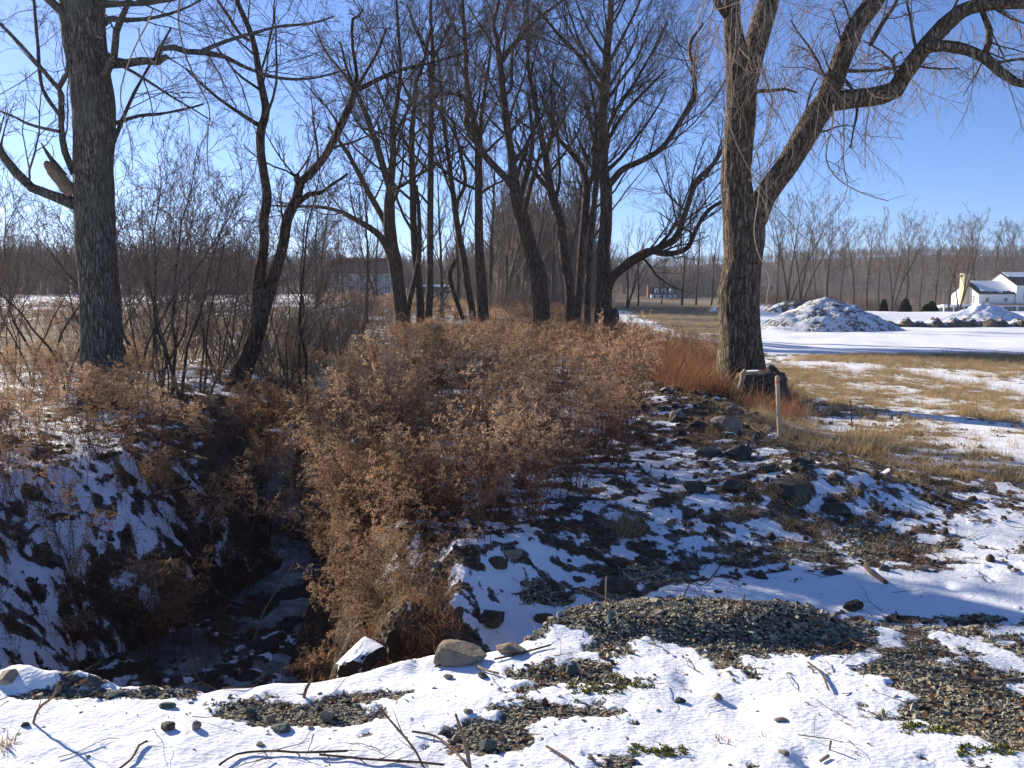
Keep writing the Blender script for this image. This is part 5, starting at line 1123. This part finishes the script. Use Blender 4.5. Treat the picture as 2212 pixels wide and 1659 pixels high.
# ------------------------------------------------------------------ evergreens by the house
for i, (lb_, px, py, w, h, Y) in enumerate([('leftmost small cone-shaped evergreen beyond the dirt mounds', 1902, 671, 14, 24, 105), ('middle round evergreen, largest of those left of the chimney', 1948, 672, 24, 26, 100), ('evergreen nearest the porch of the white house', 2004, 670, 26, 22, 110), ('low spreading evergreen touching the porch evergreen', 1994, 672, 20, 14, 108)]):
    g = gpos(px, Y); root = thing('evergreen_shrub', lb_, 'evergreen', g, 'small evergreens near the white house'); R = w*Y/F/2; Hh = h*Y/F; rg = np.random.default_rng(i+50); mb = MB(); n = 2600
    t_ = rg.random(n)**.8; an = rg.uniform(0, 6.28, n); rr_ = R*(1-t_)**.6*rg.uniform(.6, 1.08, n)*(1+.12*np.sin(an*3+t_*9)); c = np.stack([np.cos(an)*rr_, np.sin(an)*rr_, t_*Hh], 1)+np.array(g)
    V = c[:, None]+rg.normal(size=(n, 4, 3))*.10; mb.add(V, np.arange(n*4).reshape(n, 4)); mb.build('foliage', M['evergreen'], root, smooth=False)
    mb = MB(); ln = smooth_line([[g[0], g[1], g[2]-.1, .06], [g[0], g[1], g[2]+Hh*.8, .02]], .3); bark_tube(mb, ln, 6, .002); mb.build('trunk', M['bark_mid'], root)

# ------------------------------------------------------------------ houses
def quadprism(mb, ys, zs, x0, x1):
    """cross-section in y,z extruded along x"""
    n = len(ys); V = [[x0, ys[i], zs[i]] for i in range(n)]+[[x1, ys[i], zs[i]] for i in range(n)]
    q = [[i, (i+1) % n, n+(i+1) % n, n+i] for i in range(n)]
    t = [[0, i+1, i] for i in range(1, n-1)]+[[n, n+i, n+i+1] for i in range(1, n-1)]
    mb.add(V, q, t)
def hpart(name, m, root, fn, smooth=False, sub=None):
    mb = MB(); fn(mb)
    if sub is None: return mb.build(name, M[m], root, smooth)
    o = bpy.data.objects.new(name, mb.mesh(name, M[m], smooth, np.array(root.location))); COL.objects.link(o); o.parent = sub; return o
def gable_block(root, x0, x1, y0, y1, zb, ze, zr, wall, roof, snow, ov=.35):
    ym = (y0+y1)/2; sl_ = (zr-ze)/(ym-y0)
    hpart('wall', wall, root, lambda mb: quadprism(mb, [y0, y1, y1, ym, y0], [zb, zb, ze, zr, ze], x0, x1))
    t = .18
    for sgn, nm in ((-1, 'roof'), (1, 'roof')):
        ye = (y0-ov) if sgn < 0 else (y1+ov); zee = ze-sl_*ov
        r = hpart(nm, roof, root, lambda mb: quadprism(mb, [ye, ym, ym, ye], [zee+.02, zr+.02, zr+.02+t, zee+.02+t], x0-ov, x1+ov))
        for (f0, f1, xa, xb) in (snow if sgn < 0 else [(0.05, .95, .02, .98)]):
            ya, yb = ye+(ym-ye)*f0, ye+(ym-ye)*f1; za, zb2 = zee+(zr-zee)*f0+t+.03, zee+(zr-zee)*f1+t+.03; xa_, xb_ = x0-ov+(x1-x0+2*ov)*xa, x0-ov+(x1-x0+2*ov)*xb
            def sn(mb, ya=ya, yb=yb, za=za, zb2=zb2, xa_=xa_, xb_=xb_):
                n = 26; xs = np.linspace(xa_, xb_, n); j = np.array([.12*(fbm(np.array([q]), np.array([7.]), .9, 3)[0]) for q in xs]); top_ = np.stack([xs, yb+j*0, np.full(n, zb2)], 1); fr = np.clip(.12+j*2.2, 0, .45)
                bot_ = np.stack([xs, ya+(yb-ya)*fr, za+(zb2-za)*fr], 1); V = np.vstack([top_, bot_, top_+[0, 0, .07], bot_+[0, 0, .07]])
                q = [[n*2+i, n*2+i+1, n*3+i+1, n*3+i][::-1] for i in range(n-1)]+[[n+i, n*3+i, n*3+i+1, n+i+1] for i in range(n-1)]+[[0, n, n*3, n*2], [n-1, n*3-1, n*4-1, n*2-1]]; mb.add(V, q)
            hpart('snow_cover', 'snowm', root, sn, sub=r)
def window(root, x0, x1, y, z0, z1, nx=2, nz=2, axis='y', out=-1):
    fw = .09
    def T(mb, a0, a1, d0, d1, c0, c1):
        if axis == 'y': box(mb, a0, a1, min(y+out*d0, y+out*d1), max(y+out*d0, y+out*d1), c0, c1)
        else: box(mb, min(y+out*d0, y+out*d1), max(y+out*d0, y+out*d1), a0, a1, c0, c1)
    def fr(mb):
        T(mb, x0-fw, x1+fw, .0, .08, z1, z1+fw); T(mb, x0-fw, x1+fw, .0, .08, z0-fw, z0); T(mb, x0-fw, x0, .0, .08, z0, z1); T(mb, x1, x1+fw, .0, .08, z0, z1)
        for i in range(1, nx): xx = x0+(x1-x0)*i/nx; T(mb, xx-.025, xx+.025, .021, .07, z0, z1)
        for i in range(1, nz): q_ = z0+(z1-z0)*i/nz; T(mb, x0, x1, .022, .06, q_-.025, q_+.025)
    f = hpart('window', 'frame', root, fr); hpart('pane', 'glass', root, lambda mb: T(mb, x0, x1, .0, .02, z0, z1), sub=f)
hw = thing('white_house', 'large white clapboard house with stone chimney, snowy roofs and a low porch at right', 'house', (108, 200, -2.1))
gable_block(hw, 108.1, 116.4, 200, 212.4, -2.4, 2.35, 5.15, 'wall', 'shingle', [(.03, 1.0, .16, .96)])
gable_block(hw, 116.5, 134, 199.6, 213.2, -2.4, 4.35, 7.2, 'wall', 'shingle', [(.55, 1.0, .03, 1.0)])
hpart('chimney', 'brick', hw, lambda mb: (box(mb, 106.7, 108.05, 204.2, 206.2, -2.3, 6.9), box(mb, 106.6, 108.15, 204.1, 206.3, 6.9, 7.15)))
hpart('chimney_mouth', 'glass', hw, lambda mb: box(mb, 106.58, 106.6, 204.7, 205.7, 6.3, 6.7))
hpart('porch_roof', 'wall', hw, lambda mb: quadprism(mb, [197.6, 211.5, 211.5, 197.6], [-.55, -1.85, -1.55, -.1], 98.8, 108.05))
hpart('porch_roof', 'porchroof', hw, lambda mb: quadprism(mb, [197.2, 203, 203, 197.2], [-.30, .05, .2, -.10], 108.3, 135)).__setitem__('label', 'strip of reddish flashed roof over the ground floor')
for xx in (98.95, 101.2, 103.6, 106.1, 108.4): hpart('porch_post', 'wall', hw, lambda mb, xx=xx: box(mb, xx, xx+.22, 197.7, 197.92, -2.3, -.56))
for yy in (201.5, 205.5, 209.5): hpart('porch_post', 'wall', hw, lambda mb, yy=yy: box(mb, 98.82, 99.02, yy, yy+.22, -2.5, -1.0-(yy-201)*.09))
hpart('lower_wall', 'wall', hw, lambda mb: box(mb, 110.5, 134.2, 197.5, 199.55, -2.4, -.31))
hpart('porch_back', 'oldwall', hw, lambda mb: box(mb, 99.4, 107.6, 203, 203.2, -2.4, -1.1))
for a, b in ((112.6, 115.4), (116.0, 118.9), (120, 123)): window(hw, a, b, 197.5, -1.75, -.65, 3, 1)
window(hw, 109.7, 110.4, 200, .45, 1.35); window(hw, 114.0, 114.7, 200, .45, 1.35); window(hw, 118.2, 119.6, 199.6, .9, 2.7, 2, 2); window(hw, 122.0, 123.4, 199.6, .9, 2.7, 2, 2)
window(hw, 201.6, 202.3, 108.1, .2, 1.9, 2, 4, 'x', -1); window(hw, 202.7, 203.4, 108.1, .2, 1.9, 2, 4, 'x', -1)
hf = thing('farmhouse', 'old two-storey farmhouse with red-brown roof and brick chimney behind the trees at left', 'house', (-34, 190, 1.9))
xL, xR = (716-CX)/F*190, (850-CX)/F*190
gable_block(hf, xL, xR, 190, 199, 1.2, 6.9, 10.1, 'oldwall', 'redroof', [])
hpart('chimney', 'redbrick', hf, lambda mb: box(mb, xL+.7, xL+1.7, 193.8, 195.0, 9.3, 11.1))
for k in range(5): window(hf, xL+1+k*2.75, xL+2.0+k*2.75, 190, 5.0, 6.4); 
for k in range(5): 
    if k != 1: window(hf, xL+1+k*2.75, xL+2.1+k*2.75, 190, 2.3, 3.9)
hpart('porch_roof', 'oldwall', hf, lambda mb: box(mb, xL+3.2, xL+6.0, 188.4, 189.95, 4.2, 4.5)); hpart('door', 'glass', hf, lambda mb: box(mb, xL+4.1, xL+5.1, 189.9, 189.97, 1.7, 3.9))
for xx in (3.3, 5.7): hpart('porch_post', 'frame', hf, lambda mb, xx=xx: box(mb, xL+xx, xL+xx+.2, 188.5, 188.7, 1.5, 4.19))
hs_ = thing('outbuilding', 'low snow-roofed outbuilding right of the red-roofed farmhouse, between trunks', 'house', ((915-CX)/F*185, 185, 1.5))
xa = (900-CX)/F*185; gable_block(hs_, xa, xa+7, 185, 191, .8, 2.6, 4.0, 'oldwall', 'shingle', [(.7, 1, 0, 1)])
hc = thing('cottage', 'small white cottage with three arched dormers and a red brick chimney far across the field', 'house', ((1430-CX)/F*340, 340, -.2))
x0, x1 = (1405-CX)/F*340, (1460-CX)/F*340
gb = gz((x0+x1)/2, 340); gable_block(hc, x0, x1, 340, 347, gb-1, 2.65, 5.2, 'wall', 'shingle', [])
hpart('chimney', 'redbrick', hc, lambda mb: box(mb, x0-1.0, x0-.05, 342.5, 344.2, gb-1, 6.1))
for k, px in enumerate((1417, 1432.5, 1449.5)):
    xx = (px-CX)/F*340; d = hpart('dormer', 'wall', hc, lambda mb, xx=xx: (box(mb, xx-.8, xx+.8, 340.2, 342.5, 2.9, 4.3), quadprism(mb, [340.2, 342.5, 342.5, 340.2], [4.3, 4.3, 4.9, 4.9], xx-.45, xx+.45)))
    hpart('pane', 'glass', hc, lambda mb, xx=xx: box(mb, xx-.35, xx+.35, 340.13, 340.18, 3.1, 4.3), sub=d)
for k in range(4): window(hc, x0+1.0+k*2.4, x0+1.9+k*2.4, 340, .9, 2.1)

# ------------------------------------------------------------------ far woods: hill and treelines
def wood_mesh(seed, h=9):
    rg = np.random.default_rng(seed); mb = MB(); n = 8; p = np.zeros(3); d = np.array([0, 0, 1.]); out = [p]
    for i in range(n): d = unit(d+rg.normal(size=3)*.05); p = p+d*h/n; out.append(p)
    a = np.array(out)[None]; r = np.linspace(.14, .03, n+1)[None]; tubes(mb, a, r, 4)
    b, br = spawn(rg, a, r, 16, t0=.25, lens=h*.34, ang=.6, up=.2, wob=.1, npts=5, rr=.6, rmin=.035, taper_len=.6); tubes(mb, b, br, 3)
    c, cr = spawn(rg, b, br, 6, t0=.2, lr=.5, ang=.6, up=.12, wob=.12, npts=4, rr=.7, rmin=.028); tubes(mb, c, cr, 3)
    return mb.mesh('wood', M['far_twig'], smooth=False)
woods = [wood_mesh(600+i) for i in range(5)]
rg = np.random.default_rng(15)
def wood(name, amin, amax, rmin_, rmax_, n, s0, s1, label, power=1.0):
    a = np.radians(rg.uniform(amin, amax, n)); r = rmin_+(rmax_-rmin_)*rg.random(n)**power; x = r*np.sin(a); y = r*np.cos(a)
    put(name, woods, x, y, s0, s1, label, 'wood', tilt=.04)
wood('hill_wood', -38, 38, 390, 800, 8000, .55, .95, 'bare brown woodland covering the distant hill')
wood('left_wood', -38, -17, 150, 235, 900, .75, 1.05, 'dark bare wood beyond the left field')
wood('left_middle_wood', -19, -1, 205, 290, 800, .8, 1.2, 'bare woodland behind the farmhouse')
wood('centre_wood', -4, 6.5, 150, 300, 600, .8, 1.4, 'brown twiggy wood closing the end of the tree row')
wood('right_wood', 7, 16, 356, 430, 420, .9, 1.3, 'low bare wood around the white cottage')
wood('avenue_wood', -1.0, 5.0, 95, 150, 170, 1.0, 1.75, 'dense brown twiggy wood along the far end of the tree row')
wood('house_wood', 15, 38, 262, 340, 450, .3, .55, 'bare wood at the foot of the hill behind the white house')
def brush_mesh(seed):
    rg = np.random.default_rng(seed); mb = MB(); k = 26; b = np.stack([rg.normal(size=k)*.5, rg.normal(size=k)*.5, np.full(k, -.1)], 1); d = unit(np.stack([rg.normal(size=k)*.4, rg.normal(size=k)*.4, np.ones(k)], 1)); out = [b]; p = b; L = rg.uniform(1.2, 2.6, (k, 1))
    for i in range(5): d = unit(d+rg.normal(size=(k, 3))*.12); p = p+d*L/5; out.append(p)
    a = np.stack(out, 1); r = np.repeat(np.linspace(.010, .004, 6)[None], k, 0); tubes(mb, a, r, 3); c, cr = spawn(rg, a, r, 7, t0=.25, lens=.7, ang=.6, up=.05, wob=.14, npts=4, rmin=.004); tubes(mb, c, cr, 3)
    e, er = spawn(rg, c, cr, 3, t0=.25, lr=.5, ang=.6, up=.05, wob=.14, npts=3, rmin=.003); tubes(mb, e, er, 3); return mb.mesh('brush', M['twig_pale' if seed % 2 else 'twig'], smooth=False)
brush = [brush_mesh(650+i) for i in range(5)]
x, y = sample([(-300, 800), (-300, 680), (700, 672), (860, 690), (760, 760), (640, 800), (420, 805), (200, 800)], 30, rg, bias=.3); put('thicket_brush', brush, x, y, .4, .9, 'leafless tangled brush of the left thicket', 'brush')
x, y = sample([(240, 850), (240, 740), (560, 740), (560, 830), (420, 850)], 5, rg); put('tall_thicket_stems', brush, x, y, .9, 1.7, 'tall thin tangled stems between the huge trunk and the slim dark tree', 'brush')
x, y = sample([(560, 800), (600, 740), (800, 690), (860, 712), (720, 800), (680, 850)], 24, rg); put('ditch_brush', brush, x, y, .6, 1.0, 'leafless brush between the leaning tree and the weeds', 'brush')
x, y = sample([(1040, 712), (1060, 665), (1290, 662), (1300, 700)], 90, rg); put('row_brush', brush, x, y, .9, 1.8, 'brown brush between the trunks at the centre', 'brush')
x, y = sample([(1600, 668), (1600, 657), (1990, 657), (1990, 668)], 260, rg, z=-.3); put('field_edge_brush', brush, x, y, .8, 1.5, 'low brush along the far edge of the snowy field', 'brush')
hz = bpy.data.objects.new('haze', bpy.data.meshes.new('haze')); mb = MB(); box(mb, -1620, 1620, -1620, 1620, -9, 95); hz.data = mb.mesh('haze', [], False)  # haze box added to lift the far hill and stand in for veiling sun glare
hm = bpy.data.materials.new('glare_haze'); hm.use_nodes = True; hn = hm.node_tree; hn.nodes.remove(hn.nodes['Principled BSDF']); pv = hn.nodes.new('ShaderNodeVolumePrincipled')
pv.inputs['Color'].default_value = (.92, .94, 1.0, 1); pv.inputs['Density'].default_value = .00020; pv.inputs['Anisotropy'].default_value = .35; hn.links.new(pv.outputs[0], hn.nodes['Material Output'].inputs['Volume'])
hz.data.materials.append(hm); COL.objects.link(hz); tag(hz, 'thin haze added to lighten the distance and wash the sunward side', 'haze', kind='stuff')
nt_ = sum(len(o.data.polygons) for o in S.objects if o.type == 'MESH'); print('polygons', nt_, 'objects', len(S.objects))
